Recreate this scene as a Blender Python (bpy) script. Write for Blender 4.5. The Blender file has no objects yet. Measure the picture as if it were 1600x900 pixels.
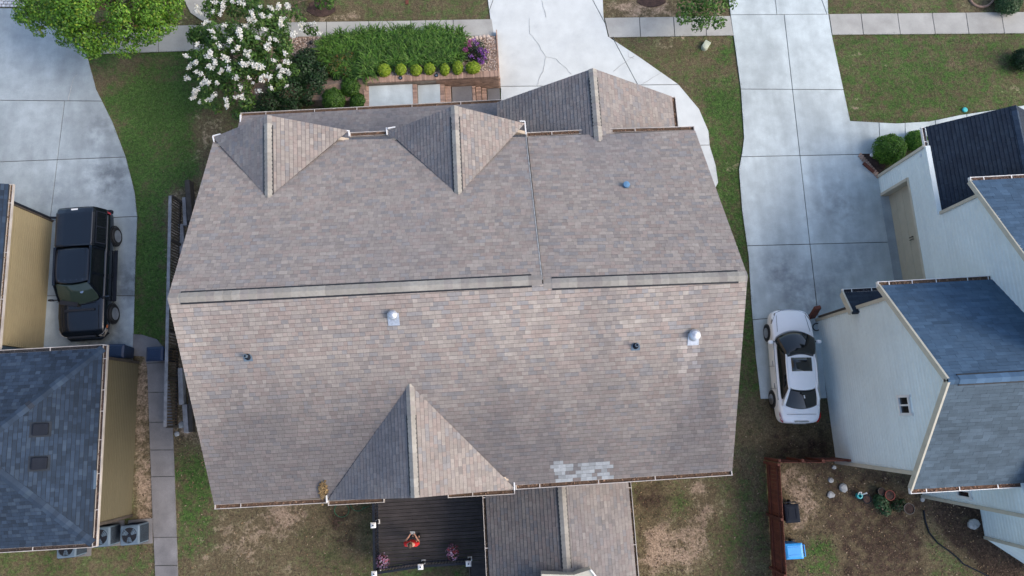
import bpy, math, random
import numpy as np
from mathutils import Vector, Matrix
from mathutils.geometry import tessellate_polygon
random.seed(7); RNG = np.random.default_rng(7)
S = bpy.context.scene
R = math.radians
COL = S.collection

# ------------------------------------------------------------------ camera, sky, sun
PIT, ROL, YAW, H, F = 0.18569, 0.01864, -0.07414, 30.0, 1067.0
def _cam():
    c, s = math.cos, math.sin
    rt = Vector((1, 0, 0)); up = Vector((0, c(PIT), s(PIT))); fw = Vector((0, s(PIT), -c(PIT)))
    r2 = c(ROL) * rt + s(ROL) * up; u2 = -s(ROL) * rt + c(ROL) * up
    M = Matrix.Rotation(YAW, 3, 'Z')
    return M @ r2, M @ u2, M @ fw
RT, UP, FW = _cam()
cd = bpy.data.cameras.new('camera'); cam = bpy.data.objects.new('camera', cd); COL.objects.link(cam)
m3 = Matrix((RT, UP, -FW)).transposed(); m4 = m3.to_4x4(); m4.translation = (0, 0, H); cam.matrix_world = m4
cd.sensor_width = 36; cd.lens = F / 1600 * 36; cd.clip_end = 2000; cd.clip_start = 0.5
S.camera = cam
SUN_EL, SUN_AZ = R(40), R(-14)
w = bpy.data.worlds.new('World'); S.world = w; w.use_nodes = True
nt = w.node_tree; bg = nt.nodes['Background']
sky = nt.nodes.new('ShaderNodeTexSky'); sky.sky_type = 'NISHITA'; sky.sun_disc = False
sky.sun_elevation = SUN_EL; sky.sun_rotation = math.pi / 2 - SUN_AZ
sky.air_density = 1.0; sky.dust_density = 2.5; sky.ozone_density = 1.0
nt.links.new(sky.outputs[0], bg.inputs[0]); bg.inputs[1].default_value = 0.15
ld = bpy.data.lights.new('sun', 'SUN'); ld.energy = 1.1; ld.angle = R(32); ld.color = (1.0, 0.86, 0.74)
sun = bpy.data.objects.new('sun', ld); COL.objects.link(sun)
sd = Vector((math.cos(SUN_EL) * math.cos(SUN_AZ), math.cos(SUN_EL) * math.sin(SUN_AZ), math.sin(SUN_EL)))
sun.rotation_euler = sd.to_track_quat('Z', 'Y').to_euler(); sun.location = sd * 80
S.view_settings.view_transform = 'Standard'; S.view_settings.look = 'None'
S.view_settings.exposure = 0.98; S.view_settings.gamma = 1.0
S.cycles.max_bounces = 5; S.cycles.transparent_max_bounces = 4

# ------------------------------------------------------------------ measuring helpers: photo pixel -> place
def ray(u, v): return RT * ((u - 800) / F) + UP * ((450 - v) / F) + FW
def at(u, v, z=0.0):
    d = ray(u, v); return Vector((0, 0, H)) + d * ((z - H) / d.z)
def onwall(u, v, A, B):
    n = Vector((B.y - A.y, -(B.x - A.x), 0)); d = ray(u, v); O = Vector((0, 0, H))
    return O + d * ((A - O).dot(n) / d.dot(n))
def onplane(u, v, P, n):
    d = ray(u, v); O = Vector((0, 0, H)); return O + d * ((P - O).dot(n) / d.dot(n))
def nrm(a, b, c):
    n = (b - a).cross(c - a).normalized()
    return n if n.z > 0 else -n
def pix(x, y, z):
    dx = x * 1.0; dz = z - H
    dep = dx * FW.x + y * FW.y + dz * FW.z
    return (800 + F * (dx * RT.x + y * RT.y + dz * RT.z) / dep, 450 - F * (dx * UP.x + y * UP.y + dz * UP.z) / dep)
def V(*a): return Vector(a)

# ------------------------------------------------------------------ object helpers
OFF = {}
def tag(o, label=None, cat=None, group=None, kind=None):
    if label: o['label'] = label
    if cat: o['category'] = cat
    if group: o['group'] = group
    if kind: o['kind'] = kind
    return o
def thing(name, label, cat, loc=(0, 0, 0), group=None, rz=0, local=False):
    o = bpy.data.objects.new(name, None); COL.objects.link(o); o.location = loc; o.rotation_euler = (0, 0, rz)
    o.empty_display_size = 0.3
    OFF[o] = V(0, 0, 0) if local else V(*loc)
    return tag(o, label, cat, group)
def link(name, me, mat, parent=None):
    o = bpy.data.objects.new(name, me); COL.objects.link(o)
    if mat is not None:
        for m in (mat if isinstance(mat, (list, tuple)) else [mat]): me.materials.append(m)
    if parent is not None:
        o.parent = parent; OFF[o] = OFF[parent]
    else: OFF[o] = V(0, 0, 0)
    return o
class MB:
    def __init__(s): s.v = []; s.f = []; s.c = []; s.mi = []; s.col = (1, 1, 1); s.m = 0
    def add(s, vs, fs, cols=None):
        b = len(s.v); s.v += [tuple(p) for p in vs]; s.f += [tuple(i + b for i in f) for f in fs]
        s.c += cols if cols else [s.col] * len(vs); s.mi += [s.m] * len(fs); return s
    def box(s, c, d, rz=0, bev=0):
        c = V(*c); hx, hy, hz = d[0] / 2, d[1] / 2, d[2] / 2; M = Matrix.Rotation(rz, 3, 'Z')
        P = [c + M @ V(x * hx, y * hy, z * hz) for z in (-1, 1) for y in (-1, 1) for x in (-1, 1)]
        return s.add(P, [(0, 2, 3, 1), (4, 5, 7, 6), (0, 1, 5, 4), (2, 6, 7, 3), (0, 4, 6, 2), (1, 3, 7, 5)])
    def bar(s, a, b, wd, ht, upv=V(0, 0, 1), off=0):
        a = V(*a); b = V(*b); d = (b - a).normalized(); sd_ = d.cross(upv)
        if sd_.length < 1e-4: sd_ = d.cross(V(1, 0, 0))
        sd_.normalize(); u = sd_.cross(d)
        P = [p + sd_ * (x * wd / 2) + u * (z * ht / 2 + off) for p in (a, b) for z in (-1, 1) for x in (-1, 1)]
        return s.add(P, [(0, 2, 3, 1), (4, 5, 7, 6), (0, 1, 5, 4), (2, 6, 7, 3), (0, 4, 6, 2), (1, 3, 7, 5)])
    def prism(s, poly, down):
        n = len(poly); P = [V(*p) for p in poly]; Q = [p + V(*down) for p in P]
        if (P[1] - P[0]).cross(P[2] - P[1]).dot(V(*down)) > 0: P.reverse(); Q.reverse()
        fs = [tuple(range(n)), tuple(range(2 * n - 1, n - 1, -1))] + [(i, i + n, (i + 1) % n + n, (i + 1) % n) for i in range(n)]
        return s.add(P + Q, fs)
    def poly(s, P): return s.add(P, [tuple(range(len(P)))])
    def tube(s, pts, r, n=8, cap=True):
        pts = [V(*p) for p in pts]; rs = r if isinstance(r, (list, tuple)) else [r] * len(pts)
        vs = []; fs = []; pu = None
        for i, p in enumerate(pts):
            d = (pts[min(i + 1, len(pts) - 1)] - pts[max(i - 1, 0)]).normalized()
            u = pu - d * pu.dot(d) if pu else d.orthogonal()
            u = u.normalized() if u.length > 1e-5 else d.orthogonal().normalized()
            pu = u; q = d.cross(u)
            vs += [p + (u * math.cos(a) + q * math.sin(a)) * rs[i] for a in [2 * math.pi * k / n for k in range(n)]]
        for i in range(len(pts) - 1):
            fs += [(i * n + k, i * n + (k + 1) % n, (i + 1) * n + (k + 1) % n, (i + 1) * n + k) for k in range(n)]
        if cap: fs += [tuple(range(n - 1, -1, -1)), tuple(range((len(pts) - 1) * n, len(pts) * n))]
        return s.add(vs, fs)
    def lathe(s, prof, c=(0, 0, 0), n=16, M=None, cap=True):
        c = V(*c); vs = []; fs = []
        for r, z in prof:
            for k in range(n):
                a = 2 * math.pi * k / n; p = V(r * math.cos(a), r * math.sin(a), z)
                vs.append(c + (M @ p if M else p))
        for i in range(len(prof) - 1):
            fs += [(i * n + k, i * n + (k + 1) % n, (i + 1) * n + (k + 1) % n, (i + 1) * n + k) for k in range(n)]
        if cap: fs += [tuple(range(n - 1, -1, -1)), tuple(range((len(prof) - 1) * n, len(prof) * n))]
        return s.add(vs, fs)
    def mesh(s, name, off=V(0, 0, 0), attr=True):
        me = bpy.data.meshes.new(name)
        me.from_pydata([(x - off.x, y - off.y, z - off.z) for x, y, z in s.v], [], s.f)
        if attr:
            ca = me.color_attributes.new('Col', 'FLOAT_COLOR', 'POINT')
            a = np.ones((len(s.v), 4), 'f'); a[:, :3] = np.array(s.c, 'f'); ca.data.foreach_set('color', a.ravel())
        if any(s.mi): me.polygons.foreach_set('material_index', s.mi)
        return me
    def build(s, name, mat, parent=None, smooth=False, bev=0, sub=0, kind=None, label=None):
        off = OFF[parent] if parent is not None else V(0, 0, 0)
        me = s.mesh(name, off)
        o = link(name, me, mat, parent)
        if smooth: me.polygons.foreach_set('use_smooth', [True] * len(me.polygons))
        if bev:
            b = o.modifiers.new('b', 'BEVEL'); b.width = bev; b.segments = 2; b.limit_method = 'ANGLE'; b.angle_limit = R(35)
        if sub:
            b = o.modifiers.new('s', 'SUBSURF'); b.levels = sub; b.render_levels = sub
        return tag(o, label, None, None, kind)
def npmesh(name, v, f, mat, parent=None, col=None, kind=None, smooth=False):
    """v (N,3), f (M,k) arrays"""
    off = OFF[parent] if parent is not None else V(0, 0, 0)
    me = bpy.data.meshes.new(name); k = f.shape[1]
    v = v - np.array(off, 'f')
    me.vertices.add(len(v)); me.vertices.foreach_set('co', v.astype('f').ravel())
    me.loops.add(f.size); me.loops.foreach_set('vertex_index', f.astype('i').ravel())
    me.polygons.add(len(f)); me.polygons.foreach_set('loop_start', np.arange(0, f.size, k, dtype='i'))
    me.update(calc_edges=True)
    if col is not None:
        ca = me.color_attributes.new('Col', 'FLOAT_COLOR', 'POINT')
        a = np.ones((len(v), 4), 'f'); a[:, :3] = col; ca.data.foreach_set('color', a.ravel())
    if smooth: me.polygons.foreach_set('use_smooth', [True] * len(f))
    o = link(name, me, mat, parent)
    return tag(o, kind=kind)
def copy_tree(o, parent=None):
    c = o.copy(); COL.objects.link(c)
    if parent is not None: c.parent = parent
    OFF[c] = OFF.get(o, V(0, 0, 0))
    for ch in list(o.children): copy_tree(ch, c)
    return c

# ------------------------------------------------------------------ materials
def mat(name, base=(.5, .5, .5), rough=.8, var=.25, scale=3.0, fine=40.0, bump=.15, attr=False, metal=0, spec=.5,
        streak=None, stain=None, coat=0, rnd=0, trans=0, dist=.01, stainscale=.5, spots=None):
    m = bpy.data.materials.new(name); m.use_nodes = True; t = m.node_tree; N = t.nodes; L = t.links
    p = N['Principled BSDF']; p.inputs['Roughness'].default_value = rough; p.inputs['Metallic'].default_value = metal
    p.inputs['Specular IOR Level'].default_value = spec; p.inputs['Coat Weight'].default_value = coat
    p.inputs['Coat Roughness'].default_value = .05
    g = N.new('ShaderNodeNewGeometry'); vec = g.outputs['Position']
    def noise(sc, det=4, v=None, ro=.55):
        n = N.new('ShaderNodeTexNoise'); n.inputs['Scale'].default_value = sc; n.inputs['Detail'].default_value = det
        n.inputs['Roughness'].default_value = ro; L.new(v or vec, n.inputs['Vector']); return n.outputs['Fac']
    def rng(x, a, b, c, d):
        r = N.new('ShaderNodeMapRange'); r.inputs[1].default_value = a; r.inputs[2].default_value = b
        r.inputs[3].default_value = c; r.inputs[4].default_value = d; L.new(x, r.inputs[0]); return r.outputs[0]
    def mul(a, b):
        r = N.new('ShaderNodeMath'); r.operation = 'MULTIPLY'; L.new(a, r.inputs[0])
        if isinstance(b, float): r.inputs[1].default_value = b
        else: L.new(b, r.inputs[1])
        return r.outputs[0]
    if attr:
        a = N.new('ShaderNodeAttribute'); a.attribute_name = 'Col'; colr = a.outputs['Color']
    else:
        a = N.new('ShaderNodeRGB'); a.outputs[0].default_value = (*base, 1); colr = a.outputs[0]
    n1 = noise(scale); n2 = noise(fine, 3)
    k = mul(rng(n1, .3, .7, 1 - var, 1 + var), rng(n2, .25, .75, 1 - var * .6, 1 + var * .6))
    if streak:
        mp = N.new('ShaderNodeMapping'); mp.inputs['Scale'].default_value = streak; L.new(vec, mp.inputs['Vector'])
        k = mul(k, rng(noise(1.0, 4, mp.outputs[0]), .35, .7, .78, 1.12))
    if rnd:
        oi = N.new('ShaderNodeObjectInfo'); k = mul(k, rng(oi.outputs['Random'], 0, 1, 1 - rnd, 1 + rnd))
    vm = N.new('ShaderNodeVectorMath'); vm.operation = 'SCALE'; L.new(colr, vm.inputs[0]); L.new(k, vm.inputs['Scale']); colr = vm.outputs[0]
    if stain:
        mx = N.new('ShaderNodeMix'); mx.data_type = 'RGBA'; mx.inputs[7].default_value = (*stain[0], 1)
        L.new(rng(noise(stainscale, 6, None, .62), stain[1], stain[2], 0, stain[3]), mx.inputs[0]); L.new(colr, mx.inputs[6]); colr = mx.outputs[2]
    for (sx, sy, sr, amt, sc_) in (spots or []):
        dn = N.new('ShaderNodeVectorMath'); dn.operation = 'DISTANCE'; L.new(vec, dn.inputs[0]); dn.inputs[1].default_value = (sx, sy, .05)
        f_ = mul(rng(dn.outputs['Value'], sr, sr * .2, 0, amt), rng(noise(1.7, 6, None, .65), .38, .62, .1, 1)); mx = N.new('ShaderNodeMix'); mx.data_type = 'RGBA'; mx.inputs[7].default_value = (*sc_, 1)
        L.new(f_, mx.inputs[0]); L.new(colr, mx.inputs[6]); colr = mx.outputs[2]
    L.new(colr, p.inputs['Base Color'])
    if bump:
        b = N.new('ShaderNodeBump'); b.inputs['Strength'].default_value = bump; b.inputs['Distance'].default_value = dist
        L.new(n2, b.inputs['Height']); L.new(b.outputs[0], p.inputs['Normal'])
    if trans:
        tr = N.new('ShaderNodeBsdfTranslucent'); L.new(colr, tr.inputs[0]); ms = N.new('ShaderNodeMixShader'); ms.inputs[0].default_value = trans
        L.new(p.outputs[0], ms.inputs[1]); L.new(tr.outputs[0], ms.inputs[2]); L.new(ms.outputs[0], N['Material Output'].inputs[0])
    return m
M = {}
M['shingle'] = mat('shingle', attr=True, rough=.95, var=.10, scale=9, fine=120, bump=.4, spec=.25, dist=.004)
M['slate'] = mat('dark_shingle', attr=True, rough=.85, var=.12, scale=2.5, fine=90, bump=.4, spec=.3, dist=.004)
M['felt'] = mat('roof_felt', (.045, .042, .043), .95)
M['felt_dark'] = mat('roof_felt_dark', (.022, .03, .042), .95)
M['black'] = mat('black_plastic', (.012, .012, .014), .5, bump=0)
M['white'] = mat('white_trim', (.72, .72, .70), .5, var=.1)
M['gutter'] = mat('gutter_metal', (.50, .46, .42), .5, var=.2, scale=2)
M['cream'] = mat('cream_trim', (.50, .47, .38), .6, var=.08)
M['litter'] = mat('leaf_litter', attr=True, rough=.95, var=.4, scale=12, fine=60)
M['beige'] = mat('beige_siding', (.265, .222, .128), .7, var=.06, scale=.8, fine=8, rnd=.03, bump=.05)
M['olive'] = mat('olive_siding', (.098, .086, .051), .7, var=.06, scale=.8, fine=8, rnd=.03, bump=.05)
M['palesiding'] = mat('pale_siding', (.69, .775, .775), .65, var=.06, scale=.6, fine=8, rnd=.025, bump=.05)
M['garage_door'] = mat('garage_door', (.43, .40, .31), .6, var=.06)
M['tanbrick'] = mat('house_wall', (.4, .33, .25), .8)
M['darkwood'] = mat('dark_wood', (.05, .042, .036), .85, var=.35, scale=4, fine=30, rnd=.25)
M['picketwood'] = mat('picket_wood', (.095, .066, .044), .85, var=.3, scale=4, fine=30, rnd=.2)
M['greywood'] = mat('grey_wood', (.24, .235, .24), .85, var=.25, scale=4, fine=30, rnd=.15)
M['deck'] = mat('deck_board', (.040, .034, .034), .75, var=.3, scale=3, fine=25, rnd=.28, streak=(1.5, 12, 1))
M['redwood'] = mat('red_fence', (.115, .033, .02), .8, var=.3, scale=3, fine=25, rnd=.2)
M['conc_new'] = mat('bright_concrete', (.565, .60, .59), .85, var=.07, scale=1.3, fine=30, rnd=.03, stain=((.33, .36, .38), .52, .8, .5))
M['conc_mid'] = mat('worn_concrete', (.49, .555, .56), .85, var=.12, scale=1.6, fine=30, rnd=.05, stain=((.30, .345, .36), .45, .8, .42), streak=(.9, .16, 1), spots=[(15.6, 8.6, 1.9, .5, (.17, .17, .18)), (12.6, 5.6, 1.6, .8, (.20, .22, .24)), (13.6, 4.4, 1.8, .7, (.20, .22, .24)), (16.3, 6.5, 1.5, .45, (.22, .25, .29)), (15.2, 5.4, 1.6, .5, (.22, .25, .28))])
M['conc_left'] = mat('stained_concrete', (.35, .405, .43), .85, var=.14, scale=1.6, fine=30, rnd=.06, stain=((.16, .20, .22), .45, .8, .45), streak=(.8, .14, 1), spots=[(-17.6, 11.8, 1.9, .8, (.10, .12, .14)), (-16.6, 6.8, 1.7, .8, (.09, .105, .12)), (-18.3, 14.3, 1.6, .65, (.13, .15, .17)), (-20.2, 11.0, 1.5, .5, (.13, .16, .19)), (-17.8, 4.3, 1.9, .9, (.08, .10, .125))])
M['conc_walk'] = mat('grey_concrete', (.35, .35, .325), .88, var=.12, scale=1.2, fine=30, rnd=.07, stain=((.2, .19, .18), .5, .75, .6))
M['conc_path'] = mat('dark_concrete', (.175, .17, .172), .88, var=.2, scale=1.2, fine=30, rnd=.1, stain=((.08, .08, .085), .48, .72, .7))
M['joint'] = mat('joint_dirt', (.10, .105, .105), .95)
M['crack'] = mat('crack', (.36, .375, .37), .95)
M['brick'] = mat('brick', (.36, .24, .18), .85, var=.15, scale=6, fine=50, rnd=.28)
M['mortar'] = mat('mortar', (.36, .31, .26), .9)
M['paver'] = mat('paver', (.62, .62, .62), .8, rnd=.08)
M['gravel'] = mat('gravel', attr=True, rough=.9, var=.2, scale=8)
M['soil'] = mat('soil', (.20, .14, .10), .95, var=.35, scale=5)
M['mulch'] = mat('mulch', (.052, .03, .024), .95, var=.5, scale=6, fine=30, bump=.6, dist=.04)
M['leaf'] = mat('leaf', attr=True, rough=.5, var=.18, scale=2, fine=20, bump=0, spec=.35, trans=.28)
M['petal'] = mat('petal', attr=True, rough=.7, var=.05, bump=0, trans=.3)
M['bark'] = mat('bark', (.16, .115, .08), .9, var=.4, scale=8, fine=40, bump=.5)
M['rubber'] = mat('rubber', (.014, .014, .015), .75, var=.2)
M['rim'] = mat('alloy_rim', (.42, .42, .44), .35, metal=.8, bump=0)
M['carwhite'] = mat('white_paint', (.90, .91, .92), .32, var=.015, bump=0, coat=.35)
M['carblack'] = mat('black_paint', (.004, .007, .013), .24, var=.06, bump=0, coat=.55, spec=.5)
M['glass'] = mat('dark_glass', (.008, .011, .014), .04, var=.05, bump=0, spec=.7)
M['ashield'] = mat('green_glass', (.03, .046, .038), .06, var=.05, bump=0, spec=.6)
M['chrome'] = mat('chrome', (.55, .56, .58), .22, metal=1, bump=0)
M['galv'] = mat('galvanised', (.50, .53, .57), .5, metal=.7, var=.15, scale=14, bump=.1)
M['lampred'] = mat('red_lens', (.40, .01, .015), .2, bump=0)
M['lampclear'] = mat('clear_lens', (.30, .28, .25), .12, bump=0)
M['amber'] = mat('amber_lens', (.5, .14, .04), .2, bump=0)
M['navy'] = mat('navy_plastic', (.008, .022, .058), .4, var=.1, bump=0)
M['charcoal'] = mat('charcoal_plastic', (.014, .018, .027), .85, spec=.15, var=.15, bump=0)
M['skyblue'] = mat('blue_plastic', (.03, .30, .72), .4, var=.06, bump=0)
M['teal'] = mat('teal_plastic', (.03, .36, .38), .45, bump=0)
M['hvac'] = mat('hvac_metal', (.10, .145, .19), .5, var=.12)
M['terracotta'] = mat('terracotta', (.19, .045, .03), .8)
M['greenbox'] = mat('pale_green_box', (.43, .47, .36), .6, var=.1)
M['hosegreen'] = mat('green_hose', (.015, .11, .05), .5, bump=0)
M['stone'] = mat('stone', (.30, .31, .31), .9, var=.3, scale=6)
M['red'] = mat('red_cloth', (.55, .018, .018), .9, var=.12, scale=8)
M['greycloth'] = mat('grey_cloth', (.05, .05, .06), .9)
M['skin'] = mat('skin', (.45, .24, .16), .55, var=.06, bump=0)
M['hair'] = mat('hair', (.075, .045, .026), .7, var=.4, scale=30, fine=90)
M['blue_cap'] = mat('blue_cap', (.10, .22, .36), .4)
M['pvc'] = mat('pvc_pipe', (.58, .57, .53), .5)

# ground material: real ground cover mixed by the painted cover mask (r grass, g bare soil, b mulch) and noise
def ground_mat():
    m = bpy.data.materials.new('ground_cover'); m.use_nodes = True; t = m.node_tree; N = t.nodes; L = t.links; p = N['Principled BSDF']
    p.inputs['Roughness'].default_value = .95; p.inputs['Specular IOR Level'].default_value = .15
    g = N.new('ShaderNodeNewGeometry'); at_ = N.new('ShaderNodeAttribute'); at_.attribute_name = 'Col'
    sp = N.new('ShaderNodeSeparateColor'); L.new(at_.outputs['Color'], sp.inputs[0])
    def noise(sc, det, ro=.6):
        n = N.new('ShaderNodeTexNoise'); n.inputs['Scale'].default_value = sc; n.inputs['Detail'].default_value = det; n.inputs['Roughness'].default_value = ro
        L.new(g.outputs['Position'], n.inputs['Vector']); return n.outputs['Fac']
    def ma(op, a, b):
        r = N.new('ShaderNodeMath'); r.operation = op
        for i, x in enumerate((a, b)):
            if isinstance(x, float): r.inputs[i].default_value = x
            else: L.new(x, r.inputs[i])
        return r.outputs[0]
    def rng(x, a, b, c=0., d=1.):
        r = N.new('ShaderNodeMapRange'); r.interpolation_type = 'SMOOTHSTEP'
        for i, q in enumerate((a, b, c, d)): r.inputs[i + 1].default_value = q
        L.new(x, r.inputs[0]); return r.outputs[0]
    def mix(f, a, b):
        r = N.new('ShaderNodeMix'); r.data_type = 'RGBA'; L.new(f, r.inputs[0])
        for i, x in ((6, a), (7, b)):
            if isinstance(x, tuple): r.inputs[i].default_value = (*x, 1)
            else: L.new(x, r.inputs[i])
        return r.outputs[2]
    nb, nm, nf, nv = noise(.55, 6), noise(2.2, 6, .65), noise(6.5, 8, .75), noise(15, 4, .7)
    dry = mix(rng(nf, .3, .7), (.070, .057, .034), (.165, .132, .080))
    grn = mix(rng(nf, .3, .7), (.022, .050, .012), (.074, .138, .034))
    fg = rng(ma('ADD', sp.outputs[0], ma('ADD', ma('MULTIPLY', ma('SUBTRACT', nm, .5), 1.7), ma('MULTIPLY', ma('SUBTRACT', nf, .5), 1.1))), .22, .82)
    c = mix(fg, dry, grn)
    sl = mix(rng(nf, .3, .7), (.17, .125, .09), (.36, .275, .20))
    fs = rng(ma('ADD', sp.outputs[1], ma('ADD', ma('ADD', ma('MULTIPLY', ma('SUBTRACT', nb, .5), .9), ma('MULTIPLY', ma('SUBTRACT', nm, .5), 1.4)), ma('MULTIPLY', ma('SUBTRACT', nf, .5), .75))), .38, .78)
    c = mix(fs, c, sl)
    mu = mix(rng(nf, .35, .7), (.026, .018, .013), (.082, .056, .042))
    fm = rng(ma('ADD', sp.outputs[2], ma('ADD', ma('MULTIPLY', ma('SUBTRACT', nm, .5), 1.3), ma('MULTIPLY', ma('SUBTRACT', nf, .5), .9))), .38, .72)
    c = mix(fm, c, mu)
    vm = N.new('ShaderNodeVectorMath'); vm.operation = 'SCALE'; L.new(c, vm.inputs[0]); L.new(ma('MULTIPLY', rng(nv, .25, .75, .58, 1.42), rng(nb, .3, .7, .85, 1.15)), vm.inputs['Scale'])
    L.new(vm.outputs[0], p.inputs['Base Color'])
    b = N.new('ShaderNodeBump'); b.inputs['Strength'].default_value = .8; b.inputs['Distance'].default_value = .05
    L.new(ma('ADD', nf, ma('MULTIPLY', nv, .5)), b.inputs['Height']); L.new(b.outputs[0], p.inputs['Normal'])
    return m
M['ground'] = ground_mat()

# ------------------------------------------------------------------ geometry helpers
def clip(poly, a, b, c):
    """keep the side a*x+b*y+c>=0 of a 2-D polygon"""
    out = []; n = len(poly)
    for i in range(n):
        p, q = poly[i], poly[(i + 1) % n]; dp = a * p[0] + b * p[1] + c; dq = a * q[0] + b * q[1] + c
        if dp >= 0: out.append(p)
        if (dp >= 0) != (dq >= 0):
            t = dp / (dp - dq); out.append((p[0] + t * (q[0] - p[0]), p[1] + t * (q[1] - p[1])))
    return out
def area(p): return abs(sum(p[i][0] * p[(i + 1) % len(p)][1] - p[(i + 1) % len(p)][0] * p[i][1] for i in range(len(p)))) / 2 if len(p) > 2 else 0
def inside(p, poly):
    r = False; n = len(poly)
    for i in range(n):
        (x1, y1), (x2, y2) = poly[i], poly[(i + 1) % n]
        if (y1 > p[1]) != (y2 > p[1]) and p[0] < (x2 - x1) * (p[1] - y1) / (y2 - y1) + x1: r = not r
    return r
def vnoise(x, y, s):
    x *= s; y *= s; i, j = math.floor(x), math.floor(y); fx, fy = x - i, y - j
    h = lambda a, b: ((math.sin(a * 127.1 + b * 311.7) * 43758.5453) % 1.0)
    sx, sy = fx * fx * (3 - 2 * fx), fy * fy * (3 - 2 * fy)
    return (h(i, j) * (1 - sx) + h(i + 1, j) * sx) * (1 - sy) + (h(i, j + 1) * (1 - sx) + h(i + 1, j + 1) * sx) * sy

def slab_mesh(mb, P, z0, z1):
    n = len(P); T = tessellate_polygon([[V(x, y, 0) for x, y in P]]); vs = [V(x, y, z1) for x, y in P]; A2 = sum(P[i][0] * P[(i + 1) % n][1] - P[(i + 1) % n][0] * P[i][1] for i in range(n))
    tr = []
    for t in T:
        a, b, c = (vs[i] for i in t); tr.append(tuple(t) if (b - a).cross(c - a).z > 0 else tuple(reversed(t)))
    mb.add(vs, tr)
    ring = vs + [V(x, y, z0) for x, y in P]
    mb.add(ring, [(i, (i + n), (i + 1) % n + n, (i + 1) % n) if A2 > 0 else ((i + 1) % n, (i + 1) % n + n, i + n, i) for i in range(n)]); return mb
# slabs: a paved outline cut by joint lines into separate slab objects
PAVES = []
def paving(name, outline, cuts, m, z=.05, gap=.017, parent=None, base=True):
    P = [tuple(at(u, v, z).xy) for u, v in outline]
    PAVES.append(P)
    root = slab_mesh(MB(), P, -.03, .015).build(name, M['joint'])
    tag(root, kind='structure')
    pcs = [P]
    for (a, b) in cuts:
        A = at(*a, z); B = at(*b, z); d = (B - A).xy.normalized(); n = (-d.y, d.x); c0 = -(n[0] * A.x + n[1] * A.y); nx = []
        for p in pcs:
            # only cut the pieces the joint really crosses
            mid = sum((q[0] - A.x) * d.x + (q[1] - A.y) * d.y for q in p) / len(p); Ln = (B - A).length
            if mid < -.2 or mid > Ln + .2: nx.append(p); continue
            x = clip(p, n[0], n[1], c0 - gap); y = clip(p, -n[0], -n[1], -c0 - gap)
            if area(x) > .02 and area(y) > .02: nx += [x, y]
            else: nx.append(p)
        pcs = nx
    for p in pcs:
        zz = z + random.uniform(-.004, .004)
        slab_mesh(MB(), p, .004, zz).build('slab', m, root)
    return root
def crack(parent, pts, z=.058, wd=.024):
    mb = MB(); P = []
    for i in range(len(pts) - 1):
        a = at(*pts[i], z); b = at(*pts[i + 1], z); n = max(2, int((b - a).length / .18))
        for k in range(n): P.append(a.lerp(b, k / n) + V(random.uniform(-.03, .03), random.uniform(-.03, .03), 0))
    P.append(at(*pts[-1], z))
    for i in range(len(P) - 1):
        ww = wd * random.uniform(.5, 1.1); mb.bar(P[i], P[i + 1], ww, .003)
    mb.build('crack', M['crack'], parent)

# roofs
def frame(poly):
    P = [V(*p) for p in poly]; n = nrm(P[0], P[1], P[2]); e = V(0, 0, 1).cross(n).normalized(); s = n.cross(e).normalized()
    if s.z < 0: s = -s; e = -e
    return P, n, e, s
PAL_BROWN = [((.292, .258, .228), 3.4), ((.315, .280, .246), 2.2), ((.283, .234, .206), 2.0), ((.240, .230, .224), 1.9), ((.256, .228, .208), 2.4), ((.298, .250, .220), 1.7), ((.33, .298, .262), .4)]
PAL_RIDGE = [((.285, .27, .24), 3), ((.31, .295, .26), 2), ((.26, .24, .22), 1.5)]
PAL_NAVY = [((.024, .041, .068), 3), ((.030, .050, .082), 2), ((.019, .032, .052), 2), ((.038, .060, .092), 1)]
PAL_BLUE = [((.052, .098, .158), 3), ((.060, .110, .174), 2), ((.046, .088, .142), 2)]
PAL_DARK = [((.018, .028, .045), 3), ((.022, .034, .052), 2)]
def pick(pal):
    r = random.uniform(0, sum(k for _, k in pal))
    for c, k in pal:
        r -= k
        if r <= 0: return c
    return pal[0][0]
SINGLES = []
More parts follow.
